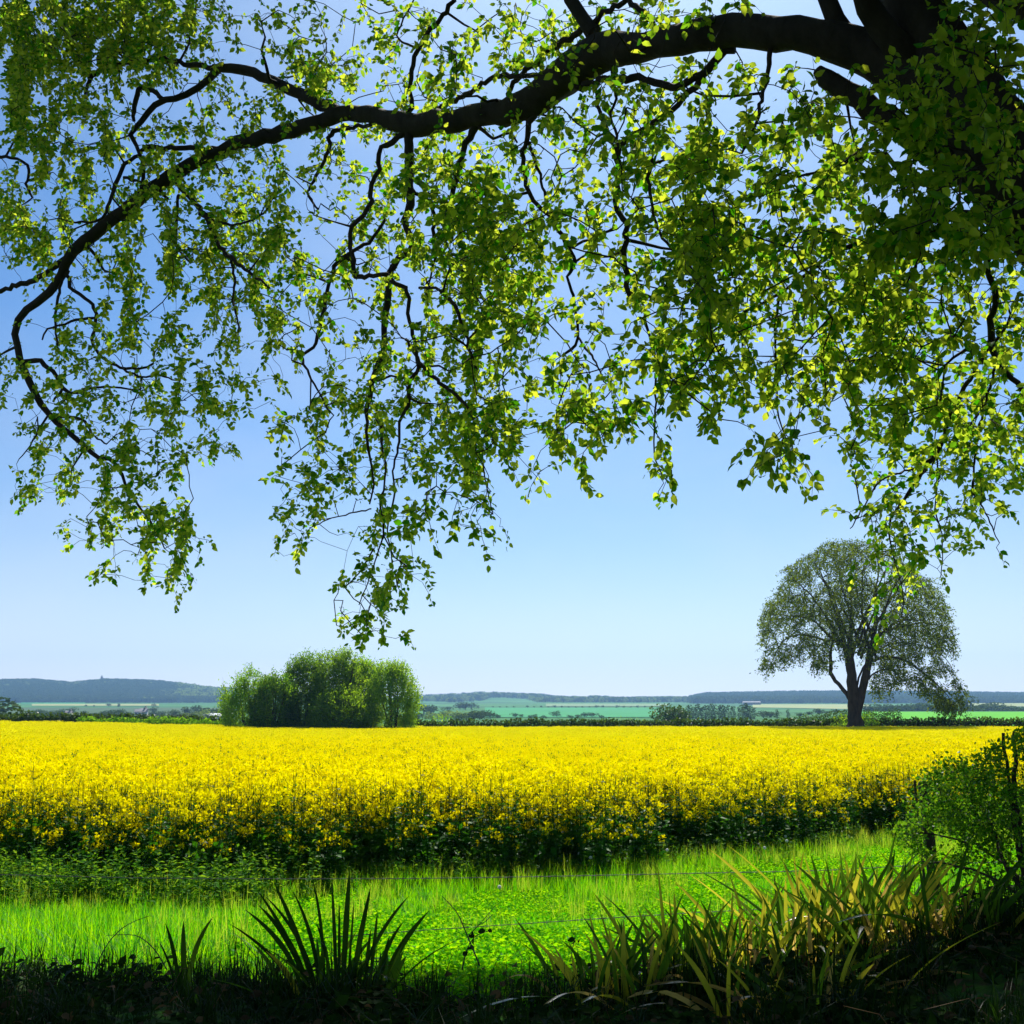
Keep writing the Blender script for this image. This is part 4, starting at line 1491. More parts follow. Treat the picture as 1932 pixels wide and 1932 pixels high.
NEAR = [two_mat(*rape_patch(s), "rape_plants") for s in range(6)] + [two_mat(*rape_patch(s, bloom=.30, leaf_k=1.6, low=.30), "rape_plants") for s in range(6, 10)] + [two_mat(*rape_patch(s, bloom=.6, leaf_k=1.3, low=.45), "rape_plants") for s in range(10, 12)]
FARP = [two_mat(*far_patch(s), "rape_plants") for s in range(4)]


def y_front(x):
    return np.interp(x, [-12, -8, -4, 0, 4, 8, 12], [17.4, 16.8, 16.4, 17.2, 20.2, 23.2, 25.5]) + .8 * (vnoise(x, x * 0, 1.3, 2) - .5)


r5 = np.random.default_rng(8)
P, RZ, SC, IX = [], [], [], []
FAR_EDGE = 109.5
y = 15.5
while y < 48:
    half = .47 * y + 4
    for x in np.arange(-half, half, .86):
        xx, yy = x + r5.uniform(-.2, .2), y + r5.uniform(-.2, .2)
        if yy - .5 < y_front(xx) - .3:
            continue
        P.append((xx, yy, gz(xx, yy) - .02))
        RZ.append(r5.uniform(0, 6.28))
        SC.append(r5.uniform(.93, 1.07) * (1.05 if yy < 24 else 1))
        dd_ = yy - float(y_front(xx)) + r5.normal() * .25
        IX.append(int(r5.integers(6, 10)) if dd_ < 1.1 else (int(r5.integers(10, 12)) if dd_ < 2.3 else int(r5.integers(0, 6))))
        if dd_ < .3:
            SC[-1] *= r5.uniform(.7, .95)
    y += .86
# strays on the near side of the crop
for _ in range(0):
    pass
rape = scatter("rapeseed_crop", P, RZ, SC, IX, NEAR)
tag(rape, "yellow flowering rape plants in the near half of the field", "crop", kind="stuff")
P, RZ, SC, IX = [], [], [], []
y = 47.0
while y < FAR_EDGE:
    half = .47 * y + 8
    for x in np.arange(-half, half, 2.6):
        xx, yy = x + r5.uniform(-.3, .3), y + r5.uniform(-.3, .3)
        P.append((xx, yy, gz(xx, yy)))
        RZ.append(r5.choice([0, 1.5708, 3.1416, 4.7124]) + r5.uniform(-.1, .1))
        SC.append(r5.uniform(.97, 1.05))
        IX.append(int(r5.integers(0, 4)))
    y += 2.6
rape2 = scatter("rapeseed_crop", P, RZ, SC, IX, FARP)
tag(rape2, "solid yellow rape flowers in the far half of the field", "crop", kind="stuff")

# ================================================================== GRASS
def grass_patch(seed, n, w, h, hv, bw, lean=.5, tuft=0, heads=0):
    r = np.random.default_rng(seed)
    a = Acc()
    if tuft:
        c = r.uniform(-w / 2, w / 2, (tuft, 2))
        b = c[r.integers(0, tuft, n)] + r.normal(size=(n, 2)) * .03
    else:
        b = r.uniform(-w / 2, w / 2, (n, 2))
    H = np.clip(r.normal(h, hv, n), h * .3, None)
    az = r.uniform(0, 6.28, n)
    ln = np.abs(r.normal(0, lean, n)) * H
    dx, dy = np.cos(az), np.sin(az)
    sx, sy = -dy, dx
    segs = np.array([0, .4, .75, 1.0])
    wd = np.array([1, .9, .6, 0.05]) * .5
    V = np.zeros((n, 8, 3))
    for k, (s, q) in enumerate(zip(segs, wd)):
        cx = b[:, 0] + dx * ln * s ** 2
        cy_ = b[:, 1] + dy * ln * s ** 2
        cz = H * s * (1 - .25 * (ln / H) * s)
        for e, sg in enumerate((-1, 1)):
            V[:, 2 * k + e, 0] = cx + sx * sg * bw * q
            V[:, 2 * k + e, 1] = cy_ + sy * sg * bw * q
            V[:, 2 * k + e, 2] = cz
    F = np.array([(0, 1, 3, 2), (2, 3, 5, 4), (4, 5, 7, 6)])
    F = (F[None] + (np.arange(n) * 8)[:, None, None]).reshape(-1, 4)
    a.add(V.reshape(-1, 3), F, np.repeat(r.random(n), 3))
    return a


def clover_patch(seed, n, w):
    r = np.random.default_rng(seed)
    a = grass_patch(seed + 50, n // 4, w, .10, .03, .005, .4)
    P = np.stack([r.uniform(-w / 2, w / 2, n), r.uniform(-w / 2, w / 2, n), r.uniform(.02, .13, n)], -1)
    place(a, OVAL_V, OVAL_F, P, frames(norm(r.normal(size=(n, 3)) * (1, 1, .3)), np.tile([0, -.3, 1.0], (n, 1)) + r.normal(size=(n, 3)) * .8), r.uniform(.022, .046, n), r.random(n))
    return a


def ivy_patch(seed, w, n=170):
    r = np.random.default_rng(seed + 900)
    a = Acc()
    P = np.stack([r.uniform(-w / 2, w / 2, n), r.uniform(-w / 2, w / 2, n), r.uniform(.02, .14, n)], -1)
    place(a, BEECH_V, BEECH_F, P, frames(norm(r.normal(size=(n, 3)) * (1, 1, .3)), np.tile([0, 0, 1.0], (n, 1)) + r.normal(size=(n, 3)) * .5), r.uniform(.04, .08, n), r.random(n))
    return a


def weed_patch(seed, w, n=12):
    r = np.random.default_rng(seed)
    a = Acc()
    for _ in range(n):
        x, y = r.uniform(-w / 2, w / 2, 2)
        H = r.uniform(.25, .6)
        top = np.array([x + r.normal() * .08, y + r.normal() * .08, H])
        tube(a, [(x, y, 0), top], [.004, .002], 3, .3, False)
        m = 26
        t = r.uniform(.1, 1, m)
        P = np.array([x, y, 0]) + (top - np.array([x, y, 0])) * t[:, None]
        d = r.normal(size=(m, 3))
        d[:, 2] = r.uniform(-.1, .8, m)
        place(a, OVAL_V, OVAL_F, P, frames(d, np.tile([0, 0, 1.0], (m, 1)) + r.normal(size=(m, 3)) * .3), r.uniform(.04, .10, m) * (1.2 - t * .5), r.random(m))
    return a


G_SHORT = [grass_patch(s, 460, .7, .09, .03, .006, .6).mesh("grass_tuft", M_GRASS) for s in range(3)]
G_MID = [grass_patch(s + 10, 460, .7, .15, .05, .006, .65, 26).mesh("grass_tuft", M_GRASS) for s in range(3)]
G_TALL = [grass_patch(s + 20, 330, .7, .25, .08, .006, .5, 18).mesh("grass_tuft", M_GRASS) for s in range(3)]
G_SEED = [grass_patch(s + 25, 120, .7, .33, .08, .006, .35, 14).mesh('seed_grass', M_SEED) for s in range(2)]
G_CLOV = [clover_patch(s + 30, 900, .7).mesh("clover_mat", M_CLOVER) for s in range(3)]
G_WEED = [weed_patch(s + 40, .8).mesh("leafy_weed", M_HAW) for s in range(3)]
r6 = np.random.default_rng(14)
P, RZ, SC, IX = [], [], [], []
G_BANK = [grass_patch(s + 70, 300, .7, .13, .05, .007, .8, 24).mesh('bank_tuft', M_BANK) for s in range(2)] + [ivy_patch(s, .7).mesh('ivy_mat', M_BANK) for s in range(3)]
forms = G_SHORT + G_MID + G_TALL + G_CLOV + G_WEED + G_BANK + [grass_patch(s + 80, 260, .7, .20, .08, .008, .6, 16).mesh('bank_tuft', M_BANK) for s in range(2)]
forms = forms + G_SEED
y = 1.6
while y < 25:
    half = .47 * y + 2.2
    st = .46
    for x in np.arange(-half, half, st):
        xx, yy = x + r6.uniform(-.2, .2), y + r6.uniform(-.2, .2)
        yf = float(y_front(xx))
        if yy > yf + .3:
            continue
        nz_ = float(vnoise(xx, yy, 1.4, 31))
        u = xx / yy
        edge = yf - yy
        if edge < .7 or (edge < 1.3 and nz_ > .45):
            k = int(r6.choice([3, 4, 5, 6, 7, 8, 6, 7]))
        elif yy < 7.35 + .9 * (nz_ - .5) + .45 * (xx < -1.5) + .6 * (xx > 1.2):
            k = int(r6.choice([15, 16, 17, 18, 19, 20, 21, 20]))  # shade-darkened plants, laid only over the shadowed part of the bank
        elif u < -.20 + .12 * (nz_ - .5) or nz_ > .80:
            k = int(r6.choice([3, 4, 5, 3, 4, 7]))
        elif nz_ > .64:
            k = int(r6.choice([0, 1, 2, 9]))
        else:
            k = int(r6.choice([9, 10, 11]))
        P.append((xx, yy, gz(xx, yy) - .01))
        RZ.append(r6.uniform(0, 6.28))
        SC.append(r6.uniform(.8, 1.2))
        IX.append(k)
        if edge < 2.4 and yy > 8.5 and r6.random() < (.5 if edge < 1.4 else .25) or (yy > 8.5 and r6.random() < .05):
            P.append((xx, yy + .1, gz(xx, yy + .1)))
            RZ.append(r6.uniform(0, 6.28))
            SC.append(r6.uniform(.7, 1.05))
            IX.append(len(forms) - 2 + int(r6.integers(0, 2)))
    y += st
# leafy weeds at the foot of the crop, thick on the left
for _ in range(240):
    xx = r6.uniform(-9.5, 11)
    yf = float(y_front(xx))
    if xx > -3 and r6.random() < .7:
        continue
    yy = yf + r6.uniform(-1.6, .5) if xx < -3 else yf + r6.uniform(-.5, .3)
    P.append((xx, yy, gz(xx, yy)))
    RZ.append(r6.uniform(0, 6.28))
    SC.append(r6.uniform(.7, 1.25) * (1.1 if xx < -3 else .8))
    IX.append(int(r6.choice([12, 13, 14])))
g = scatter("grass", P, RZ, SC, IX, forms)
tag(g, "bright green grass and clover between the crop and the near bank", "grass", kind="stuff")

# dead stalks, litter and ivy leaves on the shaded bank
def litter():
    r = np.random.default_rng(3)
    a = Acc()
    n = 2600
    x = r.uniform(-5, 6, n)
    y_ = r.uniform(3.2, 7.5, n)
    P = np.stack([x, y_, ground(x, y_) + r.uniform(.0, .16, n)], -1)
    place(a, BEECH_V, BEECH_F, P, frames(r.normal(size=(n, 3)) * (1, 1, .3), r.normal(size=(n, 3)) * .6 + (0, 0, 1)), r.uniform(.04, .08, n), r.random(n))
    for _ in range(420):
        x0, y0 = r.uniform(-4.5, 5.5), r.uniform(3.4, 8.0)
        z0 = gz(x0, y0)
        az = r.uniform(0, 6.28)
        L = r.uniform(.12, .5)
        e = np.array([x0 + math.cos(az) * L, y0 + math.sin(az) * L * .6, z0 + r.uniform(.02, .30)])
        s = np.array([x0, y0, z0 + .01])
        tube(a, [s, (s + e) / 2 + (0, 0, r.uniform(.02, .12)), e], [.002, .002, .0012], 3, .8, False)
    o = a.obj("leaf_litter", M_DRY)
    tag(o, "brown dead leaves and stalks scattered over the dark bank", "leaf litter", kind="stuff")


litter()

# ================================================================== IRIS CLUMPS
def strap_leaf(base, tip, bend, w, fold=.25, curl=0.0, nseg=9):
    """a sword leaf: quadratic sweep from base to tip, folded along its middle"""
    t = np.linspace(0, 1, nseg + 1)[:, None]
    mid = (base + tip) / 2 + bend
    P = (1 - t) ** 2 * base + 2 * t * (1 - t) * mid + t ** 2 * tip
    T = norm(np.gradient(P, axis=0))
    s0 = np.array([math.cos(curl), math.sin(curl), 0])
    S = norm(s0[None] - T * (T @ s0)[:, None])
    Nn = np.cross(T, S)
    wd = w * np.interp(t[:, 0], [0, .15, .55, .85, 1], [.55, .85, 1, .6, .04]) * .5
    V = np.stack([P - S * wd[:, None] + Nn * wd[:, None] * fold, P - Nn * wd[:, None] * .05, P + S * wd[:, None] + Nn * wd[:, None] * fold], 1).reshape(-1, 3)
    F = []
    for i in range(nseg):
        k = 3 * i
        F += [(k, k + 1, k + 4, k + 3), (k + 1, k + 2, k + 5, k + 4)]
    return V, F


def iris_leaf(t, base, tip, bend, w, mat, r):
    V, F = strap_leaf(np.array(base, float), np.array(tip, float), np.array(bend, float), w, .25, r.uniform(-.9, .9))
    a = Acc()
    a.add(V, F, r.random())
    local(t, a)
    a.obj("leaf", mat, t, smooth=True)


def iris_clump(px, py, Y, n, hmin, hmax, spread, label, seed, dry=.15, yel=.2, lean=.25, tips=None, tipmat=None, group="iris clumps on the bank", wmax=.045):
    r = np.random.default_rng(seed)
    Y = Y + .3
    b = at(px, py, Y)
    z0 = gz(b[0], Y)
    t = empty("iris_clump", (b[0], Y, z0), label, "iris clump", group)
    for k in range(n):
        bx, by = b[0] + r.normal() * spread * .45, Y + r.normal() * spread * .35
        bz = gz(bx, by) - .02
        u = r.random()
        mat = M_IRIS_DRY if u < dry else (M_IRIS_YEL if u < dry + yel else M_IRIS)
        h = r.uniform(hmin, hmax) * (.75 if mat is M_IRIS_DRY else 1)
        dxy = np.array([bx - b[0], (by - Y)]) * 1.1 + r.normal(size=2) * lean * h
        tip = np.array([bx + dxy[0], by + dxy[1], bz + h])
        if mat is M_IRIS_DRY and r.random() < .5 or r.random() < .08:
            tip = np.array([bx + dxy[0] * 2.2, by + dxy[1] * 1.5, bz + h * r.uniform(.2, .55)])
            bend = np.array([0, 0, h * .55])
        else:
            bend = np.array([-dxy[0] * .25, -dxy[1] * .25, h * .06])
        iris_leaf(t, (bx, by, bz), tip, bend, r.uniform(.6, 1) * wmax, mat, r)
    if tips:
        for (x0, y0, x1, y1, bw) in tips:
            p0 = at(x0, y0, Y)
            p0[2] = min(p0[2], gz(p0[0], Y) + .02) if p0[2] > gz(p0[0], Y) else p0[2]
            p1 = at(x1, y1, Y + r.uniform(-.15, .15))
            iris_leaf(t, p0, p1, ((p0[0] - p1[0]) * r.uniform(.1, .4), r.uniform(-.08, .08), r.uniform(0, .06)), r.uniform(.026, .036) * bw, tipmat or M_IRIS_DARK, r)
    return t


# left clump, tips traced from the photo (base x,y  tip x,y)
iris_clump(600, 1800, 6.9, 16, .18, .38, .30, "dark sword-leaved clump left of centre fanning out against the bright grass", 1, .12, .05, .3,
           tips=[(628, 1830, 539, 1713, 1), (640, 1830, 566, 1683, 1), (648, 1830, 592, 1667, 1.1), (640, 1830, 600, 1634, 1), (655, 1830, 645, 1650, .9), (658, 1830, 691, 1582, 1.2), (690, 1830, 746, 1580, 1.3),
                 (680, 1830, 722, 1640, .9), (705, 1830, 790, 1615, 1.1), (600, 1840, 505, 1786, 1), (670, 1825, 668, 1710, .8)][:0] or
           [(560, 1832, 432, 1742, 1), (572, 1830, 462, 1716, 1.1), (584, 1828, 486, 1706, 1.25), (590, 1828, 484, 1678, 1.0), (600, 1826, 500, 1690, .9), (598, 1826, 516, 1663, 1.1),
            (604, 1825, 552, 1680, .9), (612, 1825, 588, 1652, 1.2), (628, 1825, 596, 1740, .8), (636, 1825, 626, 1660, 1.1), (648, 1825, 660, 1640, 1.25), (664, 1825, 700, 1672, 1.2), (655, 1825, 668, 1700, .8), (640, 1825, 640, 1700, .9)])
iris_clump(705, 1815, 6.8, 10, .15, .34, .18, "smaller sword-leaved clump joined to the right side of the dark fan clump", 2, .1, .05, .25,
           tips=[(668, 1830, 772, 1690, 1.1), (690, 1835, 700, 1752, .9), (696, 1835, 712, 1720, 1), (705, 1835, 762, 1738, 1), (715, 1835, 810, 1718, 1.1), (722, 1835, 770, 1760, .8), (735, 1842, 880, 1766, 1), (720, 1835, 735, 1765, .9)])
iris_clump(345, 1815, 6.9, 5, .10, .22, .12, "little three-bladed iris tuft left of the dark fan clump", 3, .1, .05, .2,
           tips=[(342, 1838, 312, 1742, .9), (350, 1838, 346, 1738, 1.0), (356, 1838, 402, 1730, .9), (335, 1838, 300, 1776, .8)])
# right-hand mass
spec = [
    (1115, 1862, 6.7, 16, .20, .38, .20, "yellowing iris clump at the left end of the right-hand bed, beside the open grass"),
    (1205, 1868, 6.5, 20, .25, .44, .22, "iris clump with folded brown leaves, second from the left end of the bed"),
    (1262, 1840, 6.9, 18, .30, .52, .20, "iris clump with one tall yellow leaf standing above its neighbours"),
    (1345, 1845, 6.9, 24, .28, .46, .26, "green and tan iris clump below the group of dandelion clocks"),
    (1430, 1838, 7.0, 26, .30, .50, .26, "iris clump with torn straw-coloured tips in the middle of the bed"),
    (1510, 1832, 7.1, 26, .34, .58, .26, "tall iris clump with crossed pale tips, middle right of the bed"),
    (1590, 1828, 7.1, 28, .34, .60, .28, "tallest dense iris clump, left of the wooden fence post"),
    (1672, 1826, 7.0, 26, .32, .56, .28, "dark iris clump directly below and left of the fence post"),
    (1752, 1836, 6.9, 22, .28, .50, .28, "iris clump in front of the foot of the fence post"),
    (1545, 1800, 7.6, 20, .28, .48, .30, "iris clump at the back of the bed, behind the tall crossed tips"),
    (1640, 1790, 7.7, 20, .28, .46, .30, "iris clump at the back of the bed nearest the fence post"),
    (1850, 1850, 6.8, 16, .20, .40, .30, "sparse iris clump at the right end of the bed under the hawthorn"),
    (1400, 1888, 6.3, 18, .22, .40, .30, "low shaded iris clump in front of the middle of the bed"),
    (1560, 1890, 6.2, 18, .22, .40, .32, "low dark iris clump in front, with a long arching leaf"),
]
for k, (px, py, Y, n, h0, h1, sp_, lab) in enumerate(spec):
    tips = None
    if k == 2:
        tips = [(1262, 1850, 1241, 1636, 1), (1275, 1850, 1262, 1690, 1)]
    if k == 5:
        tips = [(1520, 1840, 1496, 1603, .9), (1500, 1840, 1517, 1604, .9), (1530, 1840, 1560, 1630, 1)]
    if k == 6:
        tips = [(1600, 1840, 1585, 1598, 1.1), (1585, 1840, 1640, 1690, 1), (1610, 1840, 1615, 1602, .8)]
    iris_clump(px, py, Y, int(n * 1.6), h0 * 1.2, h1 * 1.18, sp_ * 1.15, lab, 20 + k, .26, .30, .32, tips=tips, tipmat=M_IRIS_YEL if k in (2, 5) else M_IRIS, group="iris clumps in the right-hand bed", wmax=.034)

# ================================================================== HAWTHORN BY THE FENCE
def ht(x, y, Y):
    return at(x, y, Y)


hb = at(1925, 1640, 7.6)
haw = empty("hawthorn_bush", (hb[0], 7.6, gz(hb[0], 7.6)), "leafy hawthorn bush with dark stems at the right edge behind the fence post", "bush")
HS = [[(1945, 1720, 7.4, 9), (1932, 1640, 7.5, 7), (1922, 1560, 7.7, 6), (1915, 1500, 7.9, 5), (1914, 1443, 8.0, 4), (1913, 1380, 8.1, 2.5)],
      [(1926, 1600, 7.6, 4), (1905, 1500, 7.9, 3.5), (1902, 1439, 8.0, 3), (1897, 1410, 8.0, 3), (1893, 1383, 8.0, 2.5)],
      [(1940, 1690, 7.4, 5), (1895, 1625, 7.6, 4), (1878, 1577, 7.8, 3.5), (1850, 1520, 8.0, 3), (1810, 1470, 8.2, 2)],
      [(1880, 1580, 7.8, 3), (1830, 1540, 8.2, 2.5), (1775, 1500, 8.4, 2), (1760, 1460, 8.5, 1.2)],
      [(1935, 1650, 7.5, 5), (1960, 1560, 7.6, 5), (1950, 1450, 7.8, 3), (1940, 1380, 7.9, 2)],
      [(1940, 1700, 7.3, 3), (1860, 1650, 7.5, 2.2), (1790, 1628, 7.7, 1.8), (1740, 1625, 7.9, 1.2)],
      [(1935, 1665, 7.5, 3), (1860, 1605, 7.9, 2.4), (1790, 1580, 8.2, 2), (1710, 1570, 8.4, 1.2)],
      [(1950, 1720, 7.2, 2.5), (1880, 1690, 7.3, 2), (1815, 1690, 7.4, 1.5), (1780, 1712, 7.4, 1)]]
hp, hr = [], []
for st in HS:
    P, r_ = smooth_line([at(x, y, Y) for x, y, Y, r in st], [r * Y / FPX for x, y, Y, r in st], .08)
    P[1:-1] += np.random.default_rng(len(hp)).normal(size=P[1:-1].shape) * .007
    a = Acc()
    tube(a, P, r_, 6, .5, True, .2)
    local(haw, a)
    a.obj("stem", M_BARK, haw, smooth=True)
    hp.append(P)
    hr.append(r_)
hp, hr = np.concatenate(hp), np.concatenate(hr)
r7 = np.random.default_rng(4)
OUT = [(1722, 1540), (1730, 1476), (1765, 1443), (1790, 1434), (1830, 1440), (1858, 1420), (1872, 1402), (1897, 1402), (1905, 1382), (1940, 1372), (2020, 1380), (2020, 1730), (1900, 1690), (1850, 1650), (1790, 1650), (1735, 1620), (1700, 1585), (1690, 1560)]
x, y = r7.uniform(1680, 2020, 2600), r7.uniform(1370, 1730, 2600)
dens = np.interp(y, [1370, 1440, 1550, 1600, 1700], [.60, .78, .70, .56, .50])
ok = inside(OUT, x, y) & (vnoise(x, y, 22, 5) * .85 + r7.random(len(x)) * .15 < dens * .88)
x, y = x[ok][:1200], y[ok][:1200]
HA = np.array([at(a_, b_, np.interp(a_, [1690, 1950], [8.5, 7.6]) + r7.normal() * .3) for a_, b_ in zip(x, y)])
tw = Acc()
tips = grow(hp, hr, HA, tw, tip_r=.0016, sag=.06, wob=.08, seg=.06, sides=3, rk=.5, rcap=.006)
LP, LD, LS = [], [], []
for ln in tips:
    m_ = int(r7.integers(8, 15))
    ax = norm(norm(ln[-1] - ln[0]) + r7.normal(size=3) * .4)
    LP.append(ln[-1] + ax * (r7.uniform(-.14, .06, m_))[:, None] + r7.normal(size=(m_, 3)) * .02)
    LD.append(ax + r7.normal(size=(m_, 3)) * .9)
    LS.append(r7.uniform(.02, .036, m_))
LP, LD, LS = np.concatenate(LP), np.concatenate(LD), np.concatenate(LS)
f = Acc()
place(f, BEECH_V, BEECH_F, LP, frames(LD, r7.normal(size=LP.shape) + (0, 0, .8)), LS, r7.random(len(LP)))
local(haw, f)
tag(f.obj("foliage", M_HAW, haw), kind="stuff")
local(haw, tw)
tag(tw.obj("twigs", M_BARK, haw), kind="stuff")

# ================================================================== BARBED WIRE FENCE
pt, pb_ = at(1742, 1474, 8.75), at(1752, 1690, 8.6)
px_, py_ = pt[0], 8.7
fz = gz(px_, py_)
fence = empty("wire_fence", (px_, py_, fz), "old barbed wire fence strung between wooden posts across the grass bank", "fence")


def post(top, w, name, lean=(0, 0), sides=7, low=.3):
    a = Acc()
    gx, gy = top[0] - lean[0], top[1] - lean[1]
    zb = gz(gx, gy) - low
    P = np.array([(gx, gy, zb), (gx * .5 + top[0] * .5, gy * .5 + top[1] * .5, (zb + top[2]) / 2), (top[0], top[1], top[2] - .02), (top[0], top[1], top[2])])
    tube(a, P, [w, w * .98, w * .93, w * .7], sides, .5, True, .12)
    local(fence, a)
    a.obj(name, M_WOOD, fence)


post(pt, .045, "post", (-.06, .02))
post(at(1726, 1472, 8.7), .011, "stake", (-.05, 0), 5)
post(at(-140, 1600, 9.0), .045, "post", (0.03, 0))
post(at(2120, 1500, 8.2), .045, "post", (0.0, 0))


def wire(pts, name="wire"):
    P = np.array([at(x, y, Y) for x, y, Y in pts])
    P, _ = smooth_line(P, [1] * len(P), .03)
    t = np.linspace(0, 1, len(P))
    a = Acc()
    ph = np.arange(len(P)) * .9
    for s in (0, math.pi):
        Q = P + np.stack([0 * ph, np.cos(ph + s), np.sin(ph + s)], -1) * .0022
        tube(a, Q, .0020, 4, .5, False)
    local(fence, a)
    w_ = a.obj(name, M_WIRE, fence)
    a = Acc()
    r = np.random.default_rng(5)
    for k in range(3, len(P) - 2, 4):
        for e in (-1, 1):
            d = norm(r.normal(size=3) * (0.3, 1, 1))
            c = P[k] + (P[k + 1] - P[k]) * .5 * (e + 1)
            tube(a, [c - d * .014, c + d * .014], [.0009, .0016], 3, .5, False)
    local(fence, a)
    tag(a.obj("barbs", M_WIRE, w_), kind="stuff")


wire([(-140, 1648, 9.0), (0, 1650, 9.0), (300, 1657, 9.0), (640, 1658, 9.0), (900, 1656, 8.95), (1300, 1648, 8.9), (1560, 1642, 8.8), (1746, 1632, 8.72), (2120, 1618, 8.2)])
wire([(-140, 1800, 9.0), (200, 1788, 9.0), (480, 1778, 9.0), (760, 1758, 8.95), (1000, 1742, 8.9), (1230, 1727, 8.85), (1500, 1712, 8.8), (1748, 1700, 8.72), (2120, 1680, 8.2)])

# ================================================================== DANDELION CLOCKS
CL = [(1251, 2022, "dandelion clock nearest the crop, left of the loose group"), (1382, 2041, "upper left dandelion clock of the close pair in mid grass"), (1412, 2052, "lower right dandelion clock of the close pair in mid grass"),
      (1557, 2020, "dandelion clock just above and left of the half-blown one"), (1595, 2034, "small dandelion clock between the mid-grass pair and the iris bed"), (1194, 2123, "lone low dandelion clock in the clover, left of all the others"),
      (1878, 2001, "upper dandelion clock of the stacked pair above the iris tips"), (1881, 2012, "lower dandelion clock of the stacked pair above the iris tips"), (1828, 2029, "round dandelion clock left of the stacked pair"),
      (1771, 2005, "ragged half-blown dandelion clock left of the round ones")]
cr_ = np.random.default_rng(6)
for k, (sx, sy, lab) in enumerate(CL):
    px, py = sx * .7892, sy * .7892
    h = cr_.uniform(.34, .42)
    p = on_ground(px, py, h, 7.5, 30)
    zb = gz(p[0], p[1])
    t = empty("dandelion_clock", (p[0], p[1], zb), lab, "dandelion clock", "dandelion clocks in the grass")
    a = Acc()
    lean = cr_.normal(size=2) * .02
    tube(a, [(lean[0], lean[1], 0), (lean[0] * .4, lean[1] * .4, h * .5), (0, 0, h)], [.003, .0025, .002], 5, .5)
    a.obj("stem", M_VERGE, t)
    a = Acc()
    m_ = 170 if k != 9 else 90
    d = norm(cr_.normal(size=(m_, 3)))
    if k == 9:
        d = d[d[:, 0] > -.2]
        m_ = len(d)
    rad = .03
    c = np.array([0, 0, h + .012])
    place(a, CARD_V, CARD_F, c + d * rad * .75, frames(norm(np.cross(d, cr_.normal(size=(m_, 3)))), d), .011, cr_.random(m_))
    place(a, [(-.04, 0, 0), (.04, 0, 0), (0, 1, 0)], [(0, 1, 2)], np.repeat(c[None], m_, 0), frames(d, cr_.normal(size=(m_, 3))), rad * .85, .2)
    a.obj("seed_head", M_CLOCK, t)

# ================================================================== STALKS AND SMALL WEEDS ON THE BANK
def stalk(pts, r, label, name="dead_stem", cat="stem", twigs=(), leaves=0, mat=None, seed=1):
    rr_ = np.random.default_rng(seed)
    P3 = [at(x, y, Y) for x, y, Y in pts]
    t = empty(name, (P3[0][0], P3[0][1], gz(P3[0][0], P3[0][1])), label, cat)
    a = Acc()
    P, q = smooth_line(P3, [r * (1 - .6 * i / (len(P3) - 1)) for i in range(len(P3))], .04)
    tube(a, P, q, 5, .3)
    local(t, a)
    a.obj("stem", M_WOOD, t)
    for tp in twigs:
        a = Acc()
        Q = [at(x, y, Y) for x, y, Y in tp]
        P2, q = smooth_line(Q, [r * .6, *([r * .4] * (len(Q) - 1))], .03)
        tube(a, P2, q, 4, .3)
        local(t, a)
        a.obj("twig", M_WOOD, t)
    for _ in range(leaves):
        a = Acc()
        b = P[rr_.integers(len(P) // 3, len(P))] + rr_.normal(size=3) * .01
        place(a, BEECH_V, BEECH_F, b[None], frames(rr_.normal(size=(1, 3)) + (0, 0, .2), rr_.normal(size=(1, 3))), rr_.uniform(.03, .055), .3)
        local(t, a)
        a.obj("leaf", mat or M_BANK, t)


stalk([(905, 1822, 7.0), (880, 1762, 7.1), (862, 1722, 7.1), (833, 1690, 7.2)], .005, "bare dark forked twig leaning left beside the fan-shaped iris clump",
      twigs=[[(884, 1765, 7.1), (910, 1738, 7.1), (935, 1708, 7.2)], [(872, 1742, 7.1), (905, 1745, 7.1), (930, 1725, 7.1)]], name="bare_twig", cat="twig")
stalk([(872, 1830, 7.3), (880, 1795, 7.3), (895, 1768, 7.35), (925, 1755, 7.35)], .005, "small dark-leaved weed leaning right against the bright clover", name="dark_weed", cat="weed", leaves=11, seed=4)
stalk([(1075, 1815, 7.3), (1085, 1765, 7.3), (1080, 1752, 7.3)], .003, "tiny dark weed beside the left end of the iris bed", name="dark_weed", cat="weed", leaves=4, seed=6)
stalk([(175, 1835, 6.8), (205, 1778, 6.9), (240, 1745, 7.0), (282, 1728, 7.0)], .004, "thin dark stalk arching right in the rough grass at the lower left", seed=8)
stalk([(315, 1830, 6.9), (290, 1790, 6.9), (255, 1765, 7.0), (200, 1765, 7.0)], .004, "thin dark stalk arching left in the rough grass at the lower left", seed=9)

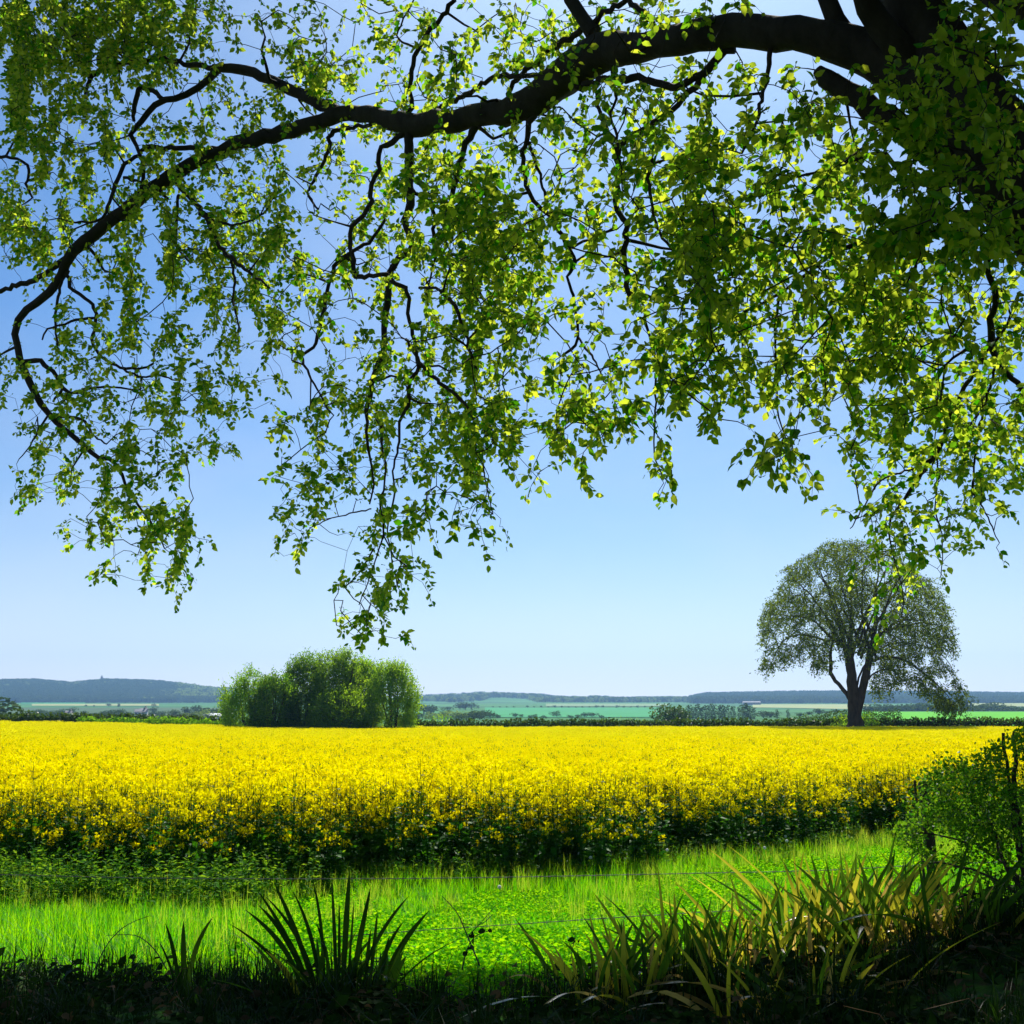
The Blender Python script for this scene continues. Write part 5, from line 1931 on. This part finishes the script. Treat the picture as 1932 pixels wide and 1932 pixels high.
# ================================================================== AIR
def haze():
    a = Acc()
    box(a, -2900, 2900, -40, 4400, -30, 190)
    o = a.obj("haze", [])
    m = bpy.data.materials.new("haze_air")
    m.use_nodes = True
    nt = m.node_tree
    for n in list(nt.nodes):
        nt.nodes.remove(n)
    out = nt.nodes.new("ShaderNodeOutputMaterial")
    pv = nt.nodes.new("ShaderNodeVolumePrincipled")
    pv.inputs["Color"].default_value = (.32, .60, 1.0, 1)
    pv.inputs["Density"].default_value = HAZE
    pv.inputs["Anisotropy"].default_value = 0.45
    nt.links.new(pv.outputs[0], out.inputs["Volume"])
    o.data.materials.append(m)
    tag(o, kind="stuff")


HAZE = 1.4e-4
haze()

# every member of a row or belt gets its place in it
ORD = "first second third fourth fifth sixth seventh eighth ninth tenth eleventh twelfth thirteenth fourteenth fifteenth sixteenth seventeenth eighteenth nineteenth twentieth".split()
TENS = {2: "twenty", 3: "thirty", 4: "forty", 5: "fifty"}


def ordinal(k):
    if k < 20:
        return ORD[k]
    t_, u_ = divmod(k + 1, 10)
    return TENS[t_] + "-" + ORD[u_ - 1] if u_ else TENS[t_][:-1] + "ieth"


SHORT = {
    "back belt of trees round the village": "hazy blue-green tree in the belt behind the village",
    "front belt of trees behind the left hedge": "olive green tree in the front belt behind the left hedge",
    "hedgerow trees against the pale field": "dark blue hedgerow tree against the pale strip field",
    "valley trees right of the bush clump": "blue hazed valley tree right of the bush clump",
    "hedgerow trees in front of the valley field": "small rounded tree at the near edge of the green valley field",
    "far hedge trees of the valley field": "tiny blue tree along the far hedge of the valley field",
    "row of poplars behind the hedge": "slim grey-green poplar in the row behind the hedge",
    "columnar trees right of the poplars": "short columnar tree standing apart right of the poplar row",
    "low trees left of the big field tree": "low hazy tree between the poplars and big field tree",
    "tree belt beyond the bright green field": "dark blue tree in the belt beyond the bright green field",
}
for gname, base in SHORT.items():
    mem = sorted([o for o in scene.objects if o.get("group") == gname], key=lambda o: o.location.x / o.location.y)
    for k, o in enumerate(mem):
        o["label"] = "%s, %s from the left" % (base, ordinal(k))
